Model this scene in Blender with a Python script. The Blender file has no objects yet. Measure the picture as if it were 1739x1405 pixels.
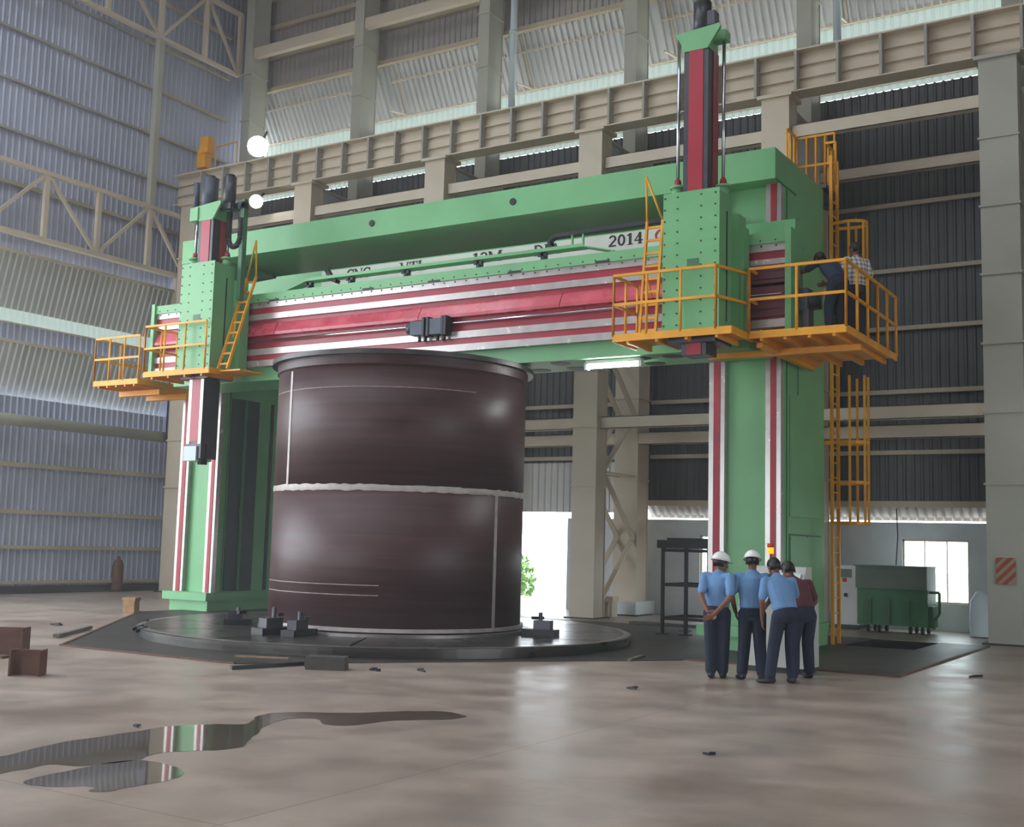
import bpy, bmesh, math, random
from mathutils import Vector, Matrix
random.seed(7)
PI = math.pi
SC = bpy.context.scene
COL = SC.collection

# ------------------------------------------------------------------ camera
F, YAW, PITCH, ROLL = 1987.3, 0.555895, 0.111065, 0.026709
CAMP = Vector((0, 0, 1.7))
_fw = Vector((-math.sin(YAW)*math.cos(PITCH), math.cos(YAW)*math.cos(PITCH), math.sin(PITCH)))
_r = Vector((math.cos(YAW), math.sin(YAW), 0)); _u = _r.cross(_fw)
RGT = _r*math.cos(ROLL)+_u*math.sin(ROLL); UPV = _u*math.cos(ROLL)-_r*math.sin(ROLL)
cam = bpy.data.cameras.new('camera'); camo = bpy.data.objects.new('camera', cam); COL.objects.link(camo)
cam.sensor_fit = 'HORIZONTAL'; cam.sensor_width = 36; cam.lens = 36*F/1739; cam.clip_end = 500
M = Matrix((RGT, UPV, -_fw)).transposed().to_4x4(); M.translation = CAMP
camo.matrix_world = M; SC.camera = camo
def ground(px, py, z=0.0):
    d = RGT*((px-869.5)/F)-UPV*((py-702.5)/F)+_fw
    return CAMP+d*((z-CAMP.z)/d.z)

# ------------------------------------------------------------------ world, light, exposure
SKY = 7.0; HAZE = .0026
w = bpy.data.worlds.new('World'); SC.world = w; w.use_nodes = True
bg = w.node_tree.nodes['Background']; bg.inputs[0].default_value = (0.86, 0.94, 1.0, 1); bg.inputs[1].default_value = SKY
SC.view_settings.view_transform = 'Standard'; SC.view_settings.look = 'None'
SC.view_settings.gamma = 1; SC.view_settings.use_curve_mapping = False
SC.view_settings.exposure = 0.08
SC.cycles.use_denoising = True
SC.cycles.max_bounces = 7; SC.cycles.diffuse_bounces = 5; SC.cycles.glossy_bounces = 3
SC.cycles.sample_clamp_indirect = 12
def portal(loc, size, direction):
    l = bpy.data.lights.new('opening_portal', 'AREA'); l.shape = 'RECTANGLE'; l.size, l.size_y = size
    l.cycles.is_portal = True
    o = bpy.data.objects.new('opening_portal', l); COL.objects.link(o); o.location = loc
    o.rotation_euler = Vector(direction).to_track_quat('-Z', 'Y').to_euler()
ROOFZ = 21.0
SLOTS = [(-22.5, 3.2), (-13.5, 2.2), (-5.0, 1.2)]       # skylight slots: centre x, width
SLOT_Y = (-12.0, 15.0)
for sx, sw in SLOTS: portal((sx, (SLOT_Y[0]+SLOT_Y[1])/2, ROOFZ-.02), (sw, SLOT_Y[1]-SLOT_Y[0]), (0, 0, -1))
LW_OPEN = (-6.0, 14.6, 0.0, 12.5)                                       # big louvre opening in the left wall, out of frame
portal((-28.38, (LW_OPEN[0]+LW_OPEN[1])/2, (LW_OPEN[2]+LW_OPEN[3])/2), (LW_OPEN[3]-LW_OPEN[2], LW_OPEN[1]-LW_OPEN[0]), (1, 0, 0))
RT_OPEN = (3.0, 15.0, 0.0, 6.5)                                       # opening added in the unseen right wall to light right-facing sides
portal((16.95, 9, 3.25), (12, 6.5), (-1, 0, 0))
FR_OPEN = (-24.0, -10.0, 0.0, 6.0)                                      # main door behind the camera
portal(((FR_OPEN[0]+FR_OPEN[1])/2, -12.9, FR_OPEN[3]/2), (FR_OPEN[1]-FR_OPEN[0], FR_OPEN[3]), (0, 1, 0))

# ------------------------------------------------------------------ materials
def lin(h):
    h = h.lstrip('#'); c = [int(h[i:i+2], 16)/255 for i in (0, 2, 4)]
    return tuple((x/12.92 if x <= .04045 else ((x+.055)/1.055)**2.4) for x in c)
MATS = {}
def mat(name, hexc, rough=.6, metal=0., var=.12, scale=2., bump=0., dirt=None, dirt_amt=.3, stretch=(1, 1, 1), emit=0, rvar=.1):
    m = bpy.data.materials.new(name); m.use_nodes = True; nt = m.node_tree; N = nt.nodes; L = nt.links
    b = N['Principled BSDF']; c = lin(hexc)
    b.inputs['Metallic'].default_value = metal; b.inputs['Roughness'].default_value = rough
    tc = N.new('ShaderNodeTexCoord'); mp = N.new('ShaderNodeMapping'); mp.inputs['Scale'].default_value = stretch
    L.new(tc.outputs['Object'], mp.inputs[0])
    n = N.new('ShaderNodeTexNoise'); n.inputs['Scale'].default_value = scale; n.inputs['Detail'].default_value = 6
    L.new(mp.outputs[0], n.inputs[0])
    mx = N.new('ShaderNodeMix'); mx.data_type = 'RGBA'
    mx.inputs[6].default_value = (*[max(0, x*(1-var)) for x in c], 1); mx.inputs[7].default_value = (*[min(1, x*(1+var)) for x in c], 1)
    rp = N.new('ShaderNodeMapRange'); rp.inputs[1].default_value = .3; rp.inputs[2].default_value = .7
    L.new(n.outputs[0], rp.inputs[0]); L.new(rp.outputs[0], mx.inputs[0])
    out = mx.outputs[2]
    if dirt:
        n2 = N.new('ShaderNodeTexNoise'); n2.inputs['Scale'].default_value = scale*.35; n2.inputs['Detail'].default_value = 8; n2.inputs['Roughness'].default_value = .65
        L.new(mp.outputs[0], n2.inputs[0])
        r2 = N.new('ShaderNodeMapRange'); r2.inputs[1].default_value = .48; r2.inputs[2].default_value = .72; r2.inputs[4].default_value = dirt_amt
        L.new(n2.outputs[0], r2.inputs[0])
        m2 = N.new('ShaderNodeMix'); m2.data_type = 'RGBA'; m2.inputs[7].default_value = (*lin(dirt), 1)
        L.new(r2.outputs[0], m2.inputs[0]); L.new(out, m2.inputs[6]); out = m2.outputs[2]
    L.new(out, b.inputs['Base Color'])
    rr = N.new('ShaderNodeMapRange'); rr.inputs[3].default_value = max(0.02, rough-rvar); rr.inputs[4].default_value = min(1, rough+rvar)
    L.new(n.outputs[0], rr.inputs[0]); L.new(rr.outputs[0], b.inputs['Roughness'])
    if bump:
        bp = N.new('ShaderNodeBump'); bp.inputs['Strength'].default_value = bump; bp.inputs['Distance'].default_value = .02
        L.new(n.outputs[0], bp.inputs['Height']); L.new(bp.outputs[0], b.inputs['Normal'])
    if emit:
        b.inputs['Emission Color'].default_value = (*c, 1); b.inputs['Emission Strength'].default_value = emit
    MATS[name] = m
    return m
mat('concrete', '#a59488', .36, 0, .22, 1.3, .10, dirt='#74594a', dirt_amt=.8, rvar=.16)
mat('plate_dark', '#3e3835', .5, .2, .3, 1.5, .1, dirt='#221f1e', dirt_amt=.5)
mat('pit_black', '#141414', .9)
mat('green', '#76b67e', .40, 0, .08, 1.2, 0, dirt='#5e8a62', dirt_amt=.3)
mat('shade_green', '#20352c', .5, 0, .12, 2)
mat('green_dark', '#3f6f4c', .45, 0, .12, 2)
mat('red', '#a81c34', .32, 0, .12, 1.5, .02)
mat('red_cover', '#c94a5c', .28, 0, .16, 2.5, .04, dirt='#e08c96', dirt_amt=.5)
mat('red_rail', '#a81e30', .4, 0, .15, 2)
mat('guide_steel', '#bdb6b4', .24, .35, .10, 6, .02)
mat('steel_dark', '#4c4a50', .38, .6, .15, 4)
mat('chrome', '#cfd6e2', .14, 1., .04, 4)
mat('black', '#17181b', .45, 0, .2, 4)
mat('rubber', '#1c1d20', .6)
mat('dark_maroon', '#5e1a24', .5, 0, .15, 3)
mat('motor', '#4b4f5c', .45, .3, .15, 5)
mat('yellow', '#efa51c', .45, 0, .12, 3, dirt='#a8701c', dirt_amt=.35)
mat('beige', '#d3c4b1', .55, 0, .07, .8, .02, dirt='#a08f78', dirt_amt=.3)
mat('grey_paint', '#b3b1a6', .55, 0, .08, .8, .02, dirt='#8a8478', dirt_amt=.3)
mat('blue_grey', '#c6d2d8', .55, 0, .08, 1)
mat('sheet_left', '#b1b4cb', .42, .15, .10, .5, dirt='#7b7d8a', dirt_amt=.3)
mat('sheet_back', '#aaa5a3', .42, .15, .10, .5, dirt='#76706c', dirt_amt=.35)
mat('sheet_lower_shade', '#575759', .5, .1, .12, .5, dirt='#5c5856', dirt_amt=.35)  # darker copy of the back sheet; shade under the runway put into its colour
mat('sheet_flap', '#cccccb', .42, .15, .08, .6)
mat('girt', '#bdae98', .55, 0, .10, 1)
mat('plaster', '#d6dbe0', .8, 0, .08, 1.2, .08, dirt='#8d9298', dirt_amt=.4)
mat('tank_steel', '#46282a', .46, .0, .36, 1.6, .05, dirt='#5f484a', dirt_amt=.45, stretch=(.25, .25, 7))
mat('tank_rim', '#4a4546', .4, .5, .2, 3)
mat('scribe', '#8f807d', .6, 0, .3, 9)
mat('weld_grey', '#b3aaa6', .55, .2, .18, 7, .15)
mat('ring_steel', '#8a8484', .4, .6, .2, 3)
mat('table_steel', '#47423f', .30, .45, .25, 1.6, 0, dirt='#2c2826', dirt_amt=.5)
mat('table_edge', '#a09a96', .35, .7, .15, 4)
mat('white_paint', '#d9d8d6', .4, 0, .04, 2)
mat('banner', '#d6d2cc', .6, 0, .05, 2)
mat('ink', '#20201f', .6)
mat('ink_red', '#c0402f', .6)
mat('ink_orange', '#a8512a', .6)
mat('hazard_beige', '#a5937c', .6)
mat('rust', '#6b4a3c', .7, .2, .25, 6, .1, dirt='#3c2c26', dirt_amt=.5)
mat('wood', '#a3805c', .8, 0, .25, 8, .15)
mat('block_grey', '#4b4743', .7, .1, .25, 8, .15)
mat('console_grey', '#b2b4ad', .5, 0, .06, 2)
mat('stiff', '#a8a49d', .6, 0, .08, 1)
mat('wood_grey', '#6c655c', .8, 0, .25, 8, .15)
mat('machine_green', '#3f7a50', .45, 0, .15, 2)
mat('machine_grey', '#6d7a70', .5, 0, .12, 2)
mat('lamp_glass', '#fffdf5', .3, emit=60)
mat('tube_glass', '#fbffff', .3, emit=70)
mat('beacon', '#ff6a10', .3, emit=4)
mat('screen', '#b9c4c8', .2)
mat('skin', '#7a4e3a', .55, 0, .08, 12)
mat('hair', '#15110f', .5, 0, .3, 30)
mat('shirt_blue', '#678db9', .8, 0, .07, 8, .1)
mat('shirt_maroon', '#5a2a30', .8, 0, .1, 8, .1)
mat('shirt_navy', '#2a3350', .8, 0, .1, 8, .1)
mat('trousers', '#182036', .85, 0, .1, 8, .1)
mat('shoe', '#1a1718', .45)
mat('helmet', '#ecebe9', .25, 0, .02, 3)
mat('leaf', '#6f9a45', .6, 0, .3, 2)
mat('earth', '#a9a89c', .9, 0, .15, .5)
def special_mats():
    # checked shirt
    m = mat('shirt_check', '#c9c4c0', .8); nt = m.node_tree; b = nt.nodes['Principled BSDF']
    tc = nt.nodes.new('ShaderNodeTexCoord'); sp = nt.nodes.new('ShaderNodeSeparateXYZ'); nt.links.new(tc.outputs['Object'], sp.inputs[0])
    acc = None
    for ax, fr in ((0, 85), (2, 85)):
        s = nt.nodes.new('ShaderNodeMath'); s.operation = 'MULTIPLY'; s.inputs[1].default_value = fr; nt.links.new(sp.outputs[ax], s.inputs[0])
        k = nt.nodes.new('ShaderNodeMath'); k.operation = 'SINE'; nt.links.new(s.outputs[0], k.inputs[0])
        g = nt.nodes.new('ShaderNodeMath'); g.operation = 'GREATER_THAN'; g.inputs[1].default_value = .35; nt.links.new(k.outputs[0], g.inputs[0])
        if acc is None: acc = g
        else:
            a = nt.nodes.new('ShaderNodeMath'); a.operation = 'ADD'; nt.links.new(acc.outputs[0], a.inputs[0]); nt.links.new(g.outputs[0], a.inputs[1]); acc = a
    h = nt.nodes.new('ShaderNodeMath'); h.operation = 'MULTIPLY'; h.inputs[1].default_value = .45; nt.links.new(acc.outputs[0], h.inputs[0])
    mx = nt.nodes.new('ShaderNodeMix'); mx.data_type = 'RGBA'; mx.inputs[6].default_value = (*lin('#d8d3cc'), 1); mx.inputs[7].default_value = (*lin('#4c4a55'), 1)
    nt.links.new(h.outputs[0], mx.inputs[0]); nt.links.new(mx.outputs[2], b.inputs['Base Color'])
    # translucent fibreglass sheet
    m = bpy.data.materials.new('fibreglass'); m.use_nodes = True; nt = m.node_tree
    t = nt.nodes.new('ShaderNodeBsdfTranslucent'); t.inputs[0].default_value = (.135, .155, .14, 1)
    d = nt.nodes.new('ShaderNodeBsdfDiffuse'); d.inputs[0].default_value = (.6, .66, .6, 1)
    x = nt.nodes.new('ShaderNodeMixShader'); x.inputs[0].default_value = .75
    nt.links.new(d.outputs[0], x.inputs[1]); nt.links.new(t.outputs[0], x.inputs[2]); nt.links.new(x.outputs[0], nt.nodes['Material Output'].inputs[0]); MATS['fibreglass'] = m
    # thin window glass
    m = bpy.data.materials.new('glass'); m.use_nodes = True; nt = m.node_tree
    t = nt.nodes.new('ShaderNodeBsdfTransparent'); t.inputs[0].default_value = (.92, .96, .95, 1)
    g = nt.nodes.new('ShaderNodeBsdfGlossy'); g.inputs['Roughness'].default_value = .03
    x = nt.nodes.new('ShaderNodeMixShader'); x.inputs[0].default_value = .07
    nt.links.new(t.outputs[0], x.inputs[1]); nt.links.new(g.outputs[0], x.inputs[2]); nt.links.new(x.outputs[0], nt.nodes['Material Output'].inputs[0]); MATS['glass'] = m
    # standing water over wet concrete
    m = mat('water', '#5f544a', .04, 0, .2, 1.5, rvar=.03)
    # floor joints on the concrete
    m = MATS['concrete']; nt = m.node_tree; b = nt.nodes['Principled BSDF']
    src = b.inputs['Base Color'].links[0].from_socket
    tc = nt.nodes.new('ShaderNodeTexCoord'); sp = nt.nodes.new('ShaderNodeSeparateXYZ'); nt.links.new(tc.outputs['Object'], sp.inputs[0])
    acc = None
    for ax in (0, 1):
        p = nt.nodes.new('ShaderNodeMath'); p.operation = 'PINGPONG'; p.inputs[1].default_value = 2.6; nt.links.new(sp.outputs[ax], p.inputs[0])
        g = nt.nodes.new('ShaderNodeMath'); g.operation = 'LESS_THAN'; g.inputs[1].default_value = .008; nt.links.new(p.outputs[0], g.inputs[0])
        if acc is None: acc = g
        else:
            a = nt.nodes.new('ShaderNodeMath'); a.operation = 'MAXIMUM'; nt.links.new(acc.outputs[0], a.inputs[0]); nt.links.new(g.outputs[0], a.inputs[1]); acc = a
    h = nt.nodes.new('ShaderNodeMath'); h.operation = 'MULTIPLY'; h.inputs[1].default_value = .45; nt.links.new(acc.outputs[0], h.inputs[0])
    mx = nt.nodes.new('ShaderNodeMix'); mx.data_type = 'RGBA'; mx.inputs[7].default_value = (*lin('#4a423c'), 1)
    nt.links.new(h.outputs[0], mx.inputs[0]); nt.links.new(src, mx.inputs[6]); nt.links.new(mx.outputs[2], b.inputs['Base Color'])
special_mats()

# ------------------------------------------------------------------ helpers
ORG = {}
def org(o): return ORG.get(o.name, Vector((0, 0, 0))) if o else Vector((0, 0, 0))
def tag(o, label=None, cat=None, group=None, kind=None):
    if label: o['label'] = label
    if cat: o['category'] = cat
    if group: o['group'] = group
    if kind: o['kind'] = kind
    return o
def empty(name, loc, label, cat, group=None, kind=None):
    o = bpy.data.objects.new(name, None); COL.objects.link(o); o.location = loc; o.empty_display_size = .2
    ORG[o.name] = Vector(loc); return tag(o, label, cat, group, kind)
def link(name, me, parent=None, loc=(0, 0, 0)):
    o = bpy.data.objects.new(name, me); COL.objects.link(o); o.location = loc
    if parent: o.parent = parent
    ORG[o.name] = org(parent)+Vector(loc); return o
class MB:
    def __init__(s): s.v = []; s.f = []; s.m = []; s.mi = 0; s.sm = []
    def add(s, vs, fs, smooth=False):
        k = len(s.v); s.v += [tuple(x) for x in vs]
        for f in fs: s.f.append([i+k for i in f]); s.m.append(s.mi); s.sm.append(smooth)
        return s
    def box(s, x0, y0, z0, x1, y1, z1):
        x0, x1 = min(x0, x1), max(x0, x1); y0, y1 = min(y0, y1), max(y0, y1); z0, z1 = min(z0, z1), max(z0, z1)
        return s.add([(x0, y0, z0), (x1, y0, z0), (x1, y1, z0), (x0, y1, z0), (x0, y0, z1), (x1, y0, z1), (x1, y1, z1), (x0, y1, z1)],
                     [(3, 2, 1, 0), (4, 5, 6, 7), (0, 1, 5, 4), (1, 2, 6, 5), (2, 3, 7, 6), (3, 0, 4, 7)])
    def bar(s, p, q, w, h, up=(0, 0, 1)):
        p, q = Vector(p), Vector(q); d = (q-p).normalized(); u = Vector(up)
        if abs(d.dot(u)) > .98: u = Vector((0, 1, 0))
        a = d.cross(u).normalized()*(w/2); b = a.cross(d).normalized()*(h/2)
        return s.add([p-a-b, p+a-b, p+a+b, p-a+b, q-a-b, q+a-b, q+a+b, q-a+b],
                     [(3, 2, 1, 0), (4, 5, 6, 7), (0, 1, 5, 4), (1, 2, 6, 5), (2, 3, 7, 6), (3, 0, 4, 7)])
    def tube(s, p, q, r, n=8, r2=None, caps=True):
        p, q = Vector(p), Vector(q); d = (q-p).normalized(); u = Vector((0, 0, 1)) if abs(d.z) < .9 else Vector((1, 0, 0))
        a = d.cross(u).normalized(); b = d.cross(a); r2 = r if r2 is None else r2
        vs = [p+(a*math.cos(t)+b*math.sin(t))*r for t in [2*PI*i/n for i in range(n)]]+[q+(a*math.cos(t)+b*math.sin(t))*r2 for t in [2*PI*i/n for i in range(n)]]
        s.add(vs, [(i, i+n, (i+1) % n+n, (i+1) % n) for i in range(n)], True)
        if caps:
            k = len(s.v)-2*n
            s.f.append([k+i for i in range(n)]); s.m.append(s.mi); s.sm.append(False)
            s.f.append([k+n+i for i in reversed(range(n))]); s.m.append(s.mi); s.sm.append(False)
        return s
    def path(s, pts, r, n=8):
        for a, b in zip(pts[:-1], pts[1:]): s.tube(a, b, r, n)
        return s
    def lathe(s, c, prof, n=64, smooth=True, close=False):
        # prof: list of (radius, z)
        c = Vector(c); k = len(prof); vs = []
        for i in range(n):
            t = 2*PI*i/n
            vs += [(c.x+r*math.cos(t), c.y+r*math.sin(t), c.z+z) for r, z in prof]
        fs = []
        for i in range(n):
            j = (i+1) % n
            for a in range(k if close else k-1):
                b = (a+1) % k
                fs.append((i*k+a, j*k+a, j*k+b, i*k+b))
        return s.add(vs, fs, smooth)
    def prism(s, poly, axis, a, b):
        # poly in the two other axes, extruded along axis from a to b
        n = len(poly)
        def P(u, v, w): return {0: (w, u, v), 1: (u, w, v), 2: (u, v, w)}[axis]
        s.add([P(u, v, a) for u, v in poly]+[P(u, v, b) for u, v in poly],
              [tuple(range(n)), tuple(reversed(range(n, 2*n)))]+[(i, i+n, (i+1) % n+n, (i+1) % n) for i in range(n)])
        return s
    def build(s, name, m, parent=None, **kw):
        o_ = org(parent); me = bpy.data.meshes.new(name)
        me.from_pydata([(x-o_.x, y-o_.y, z-o_.z) for x, y, z in s.v], [], s.f)
        ms = m if isinstance(m, (list, tuple)) else [m]
        for k in ms: me.materials.append(MATS[k])
        me.polygons.foreach_set('material_index', s.m); me.polygons.foreach_set('use_smooth', s.sm)
        bm = bmesh.new(); bm.from_mesh(me); bmesh.ops.recalc_face_normals(bm, faces=bm.faces); bm.to_mesh(me); bm.free()
        o = link(name, me, parent)
        if kw: tag(o, **kw)
        return o
    def top(s, name, m, label, cat, loc, group=None):
        # a thing that is one mesh: origin at loc
        o = s.build(name, m); 
        me = o.data; me.transform(Matrix.Translation(-Vector(loc))); o.location = loc; ORG[o.name] = Vector(loc)
        return tag(o, label, cat, group)
def part(name, m, parent, *boxes): 
    b = MB()
    for x in boxes: b.box(*x)
    return b.build(name, m, parent)
def structure(o): o['kind'] = 'structure'; return o
def corr(mb, p0, ud, L, vd, H, nd, pitch=.2, dep=.035, thick=0):
    # trapezoid corrugated sheet: ribs run along vd, repeat along ud
    p0, ud, vd, nd = Vector(p0), Vector(ud).normalized(), Vector(vd).normalized(), Vector(nd).normalized()
    us = []; u = 0
    while u < L-1e-6:
        for k, d in ((0, 0), (.55, 0), (.68, 1), (.87, 1)):
            x = u+k*pitch
            if x <= L: us.append((x, d*dep))
        u += pitch
    us.append((L, 0))
    vs = []
    for x, d in us: vs += [p0+ud*x+nd*d, p0+ud*x+nd*d+vd*H]
    mb.add(vs, [(2*i, 2*i+2, 2*i+3, 2*i+1) for i in range(len(us)-1)])
    return mb

# ------------------------------------------------------------------ hall shell
WX, WY = -28.4, 28.0            # inner faces of the left and the back wall
XR, YF = 17.0, -14.0
PIT = (-6.35, 21.85, -5.0, 24.1)
mb = MB()
def slab(x0, y0, x1, y1, z0, z1): mb.box(x0, y0, z0, x1, y1, z1)
slab(WX, YF, PIT[0], WY, -.3, 0); slab(PIT[2], YF, XR, WY, -.3, 0); slab(PIT[0], YF, PIT[2], PIT[1], -.3, 0); slab(PIT[0], PIT[3], PIT[2], WY, -.3, 0)
floor = structure(mb.build('floor', 'concrete'))
e_ = .012
for bx_ in ((PIT[0], PIT[1], -1.3, PIT[2], PIT[3], -1.2), (PIT[0], PIT[1], -1.2, PIT[0]+e_, PIT[3], -.004), (PIT[2]-e_, PIT[1], -1.2, PIT[2], PIT[3], -.004), (PIT[0]+e_, PIT[1], -1.2, PIT[2]-e_, PIT[1]+e_, -.004), (PIT[0]+e_, PIT[3]-e_, -1.2, PIT[2]-e_, PIT[3], -.004)): part('pit_shade_lining', 'pit_black', floor, bx_)  # black faces put the pit's darkness into the colour
# dark foundation plating round the table
mb = MB(); t = .012
mb.prism([(-15.1, 11.65), (-11.5, 11.65), (-7.3, 16.85), (-7.3, 23.9), (-20.6, 23.9), (-20.6, 17.9)], 2, 0, t)
mb.box(-7.3, 16.95, 0, -4.1, PIT[1], t); mb.box(-7.3, PIT[1], 0, PIT[0], PIT[3], t); mb.box(PIT[2], PIT[1], 0, -4.1, PIT[3], t)
structure(mb.build('floor_foundation', 'plate_dark'))
mb = MB()
for a, b in (((-20.6, 17.9), (-15.1, 11.65)), ((-15.1, 11.65), (-11.5, 11.65)), ((-7.3, 16.95), (-4.1, 16.95)), ((-4.1, 16.95), (-4.1, 23.9))):
    mb.bar((*a, .012), (*b, .012), .05, .024)
structure(mb.build('trim_1', 'rust'))

# back wall: plastered dado with a doorway and windows, corrugated sheets, girts, louvres
DADO = 2.44
doorX = (-17.24, -15.52); wins = [(-6.65, -5.18, .61, 2.05), (-11.67, -10.1, .61, 2.05), (-1.9, -.4, .61, 2.05)]
mb = MB(); cuts = sorted([(doorX[0], doorX[1], 0, DADO)]+wins); x = WX-.3
for a, b, z0, z1 in cuts:
    mb.box(x, WY, 0, a, WY+.23, DADO)
    if z0 > 0: mb.box(a, WY, 0, b, WY+.23, z0)
    if z1 < DADO: mb.box(a, WY, z1, b, WY+.23, DADO)
    x = b
mb.box(x, WY, 0, XR, WY+.23, DADO)
wall_back = structure(mb.build('wall_back', 'plaster'))
for n, (a, b, z0, z1) in enumerate(wins):
    wd = empty('window_%d' % (n+1), ((a+b)/2, WY+.1, z0), None, None, kind='structure')
    mb = MB()
    for q in (a, b-.04): mb.box(q, WY+.06, z0, q+.04, WY+.12, z1)
    mb.box(a, WY+.06, z0, b, WY+.12, z0+.04).box(a, WY+.06, z1-.04, b, WY+.12, z1); mb.build('window_frame', 'beige', wd)
    for k in (1, 2): part('mullion', 'beige', wd, (a+(b-a)*k/3-.012, WY+.07, z0+.04, a+(b-a)*k/3+.012, WY+.11, z1-.04))
    for k in range(3): part('pane', 'glass', wd, (a+(b-a)*k/3+.03, WY+.085, z0+.05, a+(b-a)*(k+1)/3-.03, WY+.09, z1-.05))
    portal(((a+b)/2, WY+.24, (z0+z1)/2), (b-a, z1-z0), (0, -1, 0))
portal(((doorX[0]+doorX[1])/2, WY+.24, 1.3), (doorX[1]-doorX[0], 2.5), (0, -1, 0))
BAY = 4.68; CX = [-27.25, -22.57, -17.92, -13.22, -8.53, -3.85, .83]
edges = [WX]+CX[1:]+[XR]
def back_sheet(x0, x1, z0, z1, m='sheet_lower_shade'):
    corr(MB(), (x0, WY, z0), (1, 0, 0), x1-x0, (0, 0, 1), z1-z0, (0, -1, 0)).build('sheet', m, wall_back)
def louvre_back(x0, x1, zt, a, b, strip, m='sheet_flap'):
    mb = MB(); corr(mb, (x0, WY, zt), (1, 0, 0), x1-x0, (0, a, -b), math.hypot(a, b), (0, -b, -a), dep=.085); mb.build('louvre_flap', m, wall_back)
    if strip:
        corr(MB(), (x0, WY+a+.05, zt-b-strip), (1, 0, 0), x1-x0, (0, 0, 1), strip, (0, -1, 0), dep=.02).build('light_strip', 'fibreglass', wall_back)
    MB().box(x0, WY+a-.04, zt-b-.05, x1, WY+a+.07, zt-b+.03).build('flap_edge', 'beige', wall_back)
for i, (x0, x1) in enumerate(zip(edges[:-1], edges[1:])):
    if i == 2:
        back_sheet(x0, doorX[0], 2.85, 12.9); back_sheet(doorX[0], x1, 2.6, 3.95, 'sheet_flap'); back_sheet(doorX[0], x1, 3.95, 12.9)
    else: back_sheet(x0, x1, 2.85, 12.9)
    back_sheet(x0, x1, 16.7, 21, 'sheet_back')
    if i != 2: louvre_back(x0, x1, 2.86, .42, .32, 0); part('louvre_head', 'girt', wall_back, (x0, WY-.1, 2.79, x1, WY+.03, 2.93))
    louvre_back(x0, x1, 14.35, .55, 1.0, .2)
    louvre_back(x0, x1, 16.7, .84, 1.45, .75)
    for z in (4.06, 5.49, 7.0, 8.4, 10.0) if i else (4.06, 5.49, 7.0, 8.4):
        part('girt', 'girt', wall_back, (x0+.2, WY-.14, z-.05, x1-.2, WY-.04, z+.05))
    for z in (16.7, 17.84, 18.9, 19.9): part('girt', 'girt', wall_back, (x0, WY-.16, z-.07, x1, WY+(.06 if z == 16.7 else -.04), z+.07))
    part('flap_girt', 'beige', wall_back, (x0+.2, WY+.22, 16.15, x1-.2, WY+.30, 16.23))
for x in CX[1:]:     # louvre side ribs
    for zt, a, b in ((16.7, .84, 1.45), (14.35, .55, 1.0)):
        MB().bar((x+.45, WY+.02, zt), (x+.45, WY+a, zt-b), .07, .07).build('louvre_arm', 'beige', wall_back)
        MB().bar((x+.45, WY+a, zt-b), (x+.45, WY-.1, zt-b-.15), .05, .05).build('louvre_arm', 'beige', wall_back)
# left wall
mb = MB()
oy0, oy1, oz0, oz1 = LW_OPEN
for (y0, y1, z0, z1) in ((YF, oy0, 0, 21), (oy1, 15.5, 0, 21), (oy0, oy1, 0, oz0), (oy0, oy1, oz1, 21), (15.5, WY, 0, 4.75), (15.5, WY, 9.85, 21)):
    corr(mb, (WX, y0, z0), (0, 1, 0), y1-y0, (0, 0, 1), z1-z0, (1, 0, 0), dep=.022)
wall_left = structure(mb.build('wall_left', 'sheet_left'))
corr(MB(), (WX-.25, 15.5, 9.33), (0, 1, 0), 9.8, (0, 0, 1), .52, (1, 0, 0)).build('sheet', 'sheet_left', wall_left)
corr(MB(), (WX-.2, 15.5, 6.8), (0, 1, 0), 9.8, (0, 0, 1), .62, (1, 0, 0)).build('sheet', 'sheet_left', wall_left)
for zt, b, a, st in ((9.33, 1.5, .42, .48), (6.84, 1.5, .42, .0)):
    corr(MB(), (WX, 15.5, zt), (0, 1, 0), 9.75, (-a, 0, -b), math.hypot(a, b), (b, 0, -a), dep=.045).build('louvre_flap', 'sheet_flap', wall_left)
    if st: corr(MB(), (WX-a, 15.5, zt-b-st), (0, 1, 0), 9.75, (0, 0, 1), st+.02, (1, 0, 0), dep=.02).build('light_strip', 'fibreglass', wall_left)
    part('flap_girt', 'beige', wall_left, (WX+.0, 15.5, zt-.02, WX+.08, 25.2, zt+.06))
corr(MB(), (WX-.1, 15.5, 4.75), (0, 1, 0), 12.5, (0, 0, 1), .62, (1, 0, 0)).build('sheet', 'sheet_left', wall_left)
corr(MB(), (WX, 25.25, 4.75), (0, 1, 0), WY-25.25, (0, 0, 1), 5.1, (1, 0, 0)).build('sheet', 'sheet_left', wall_left)
for z, hh, m in ((15.52, .07, 'stiff'), (14.08, .07, 'stiff'), (12.67, .07, 'stiff'), (16.95, .07, 'stiff'), (18.4, .09, 'girt'), (3.5, .12, 'girt'), (2.22, .11, 'girt'), (1.26, .10, 'girt'), (.30, .09, 'girt'), (11.2, .1, 'girt')):
    part('girt', m, wall_left, (WX+.04, 13.2, z-hh/2, WX+.12, 23.4, z+hh/2)); part('girt', 'girt', wall_left, (WX+.04, 23.4, z-hh/2, WX+.16, 27, z+hh/2))  # upper girts greyer before the post: their shade is put into the colour
part('louvre_head', 'beige', wall_left, (WX-.3, 15.5, 9.84, WX+.03, 25.4, 9.9), (WX-.3, 15.5, 7.38, WX-.15, 25.4, 7.42)); part('louvre_cheek', 'sheet_left', wall_left, (WX-.5, 25.25, 4.75, WX, 25.3, 9.85))
part('sill_plate', 'plate_dark', wall_left, (WX+.02, 13.2, 0, WX+.2, 27, .2))
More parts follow.
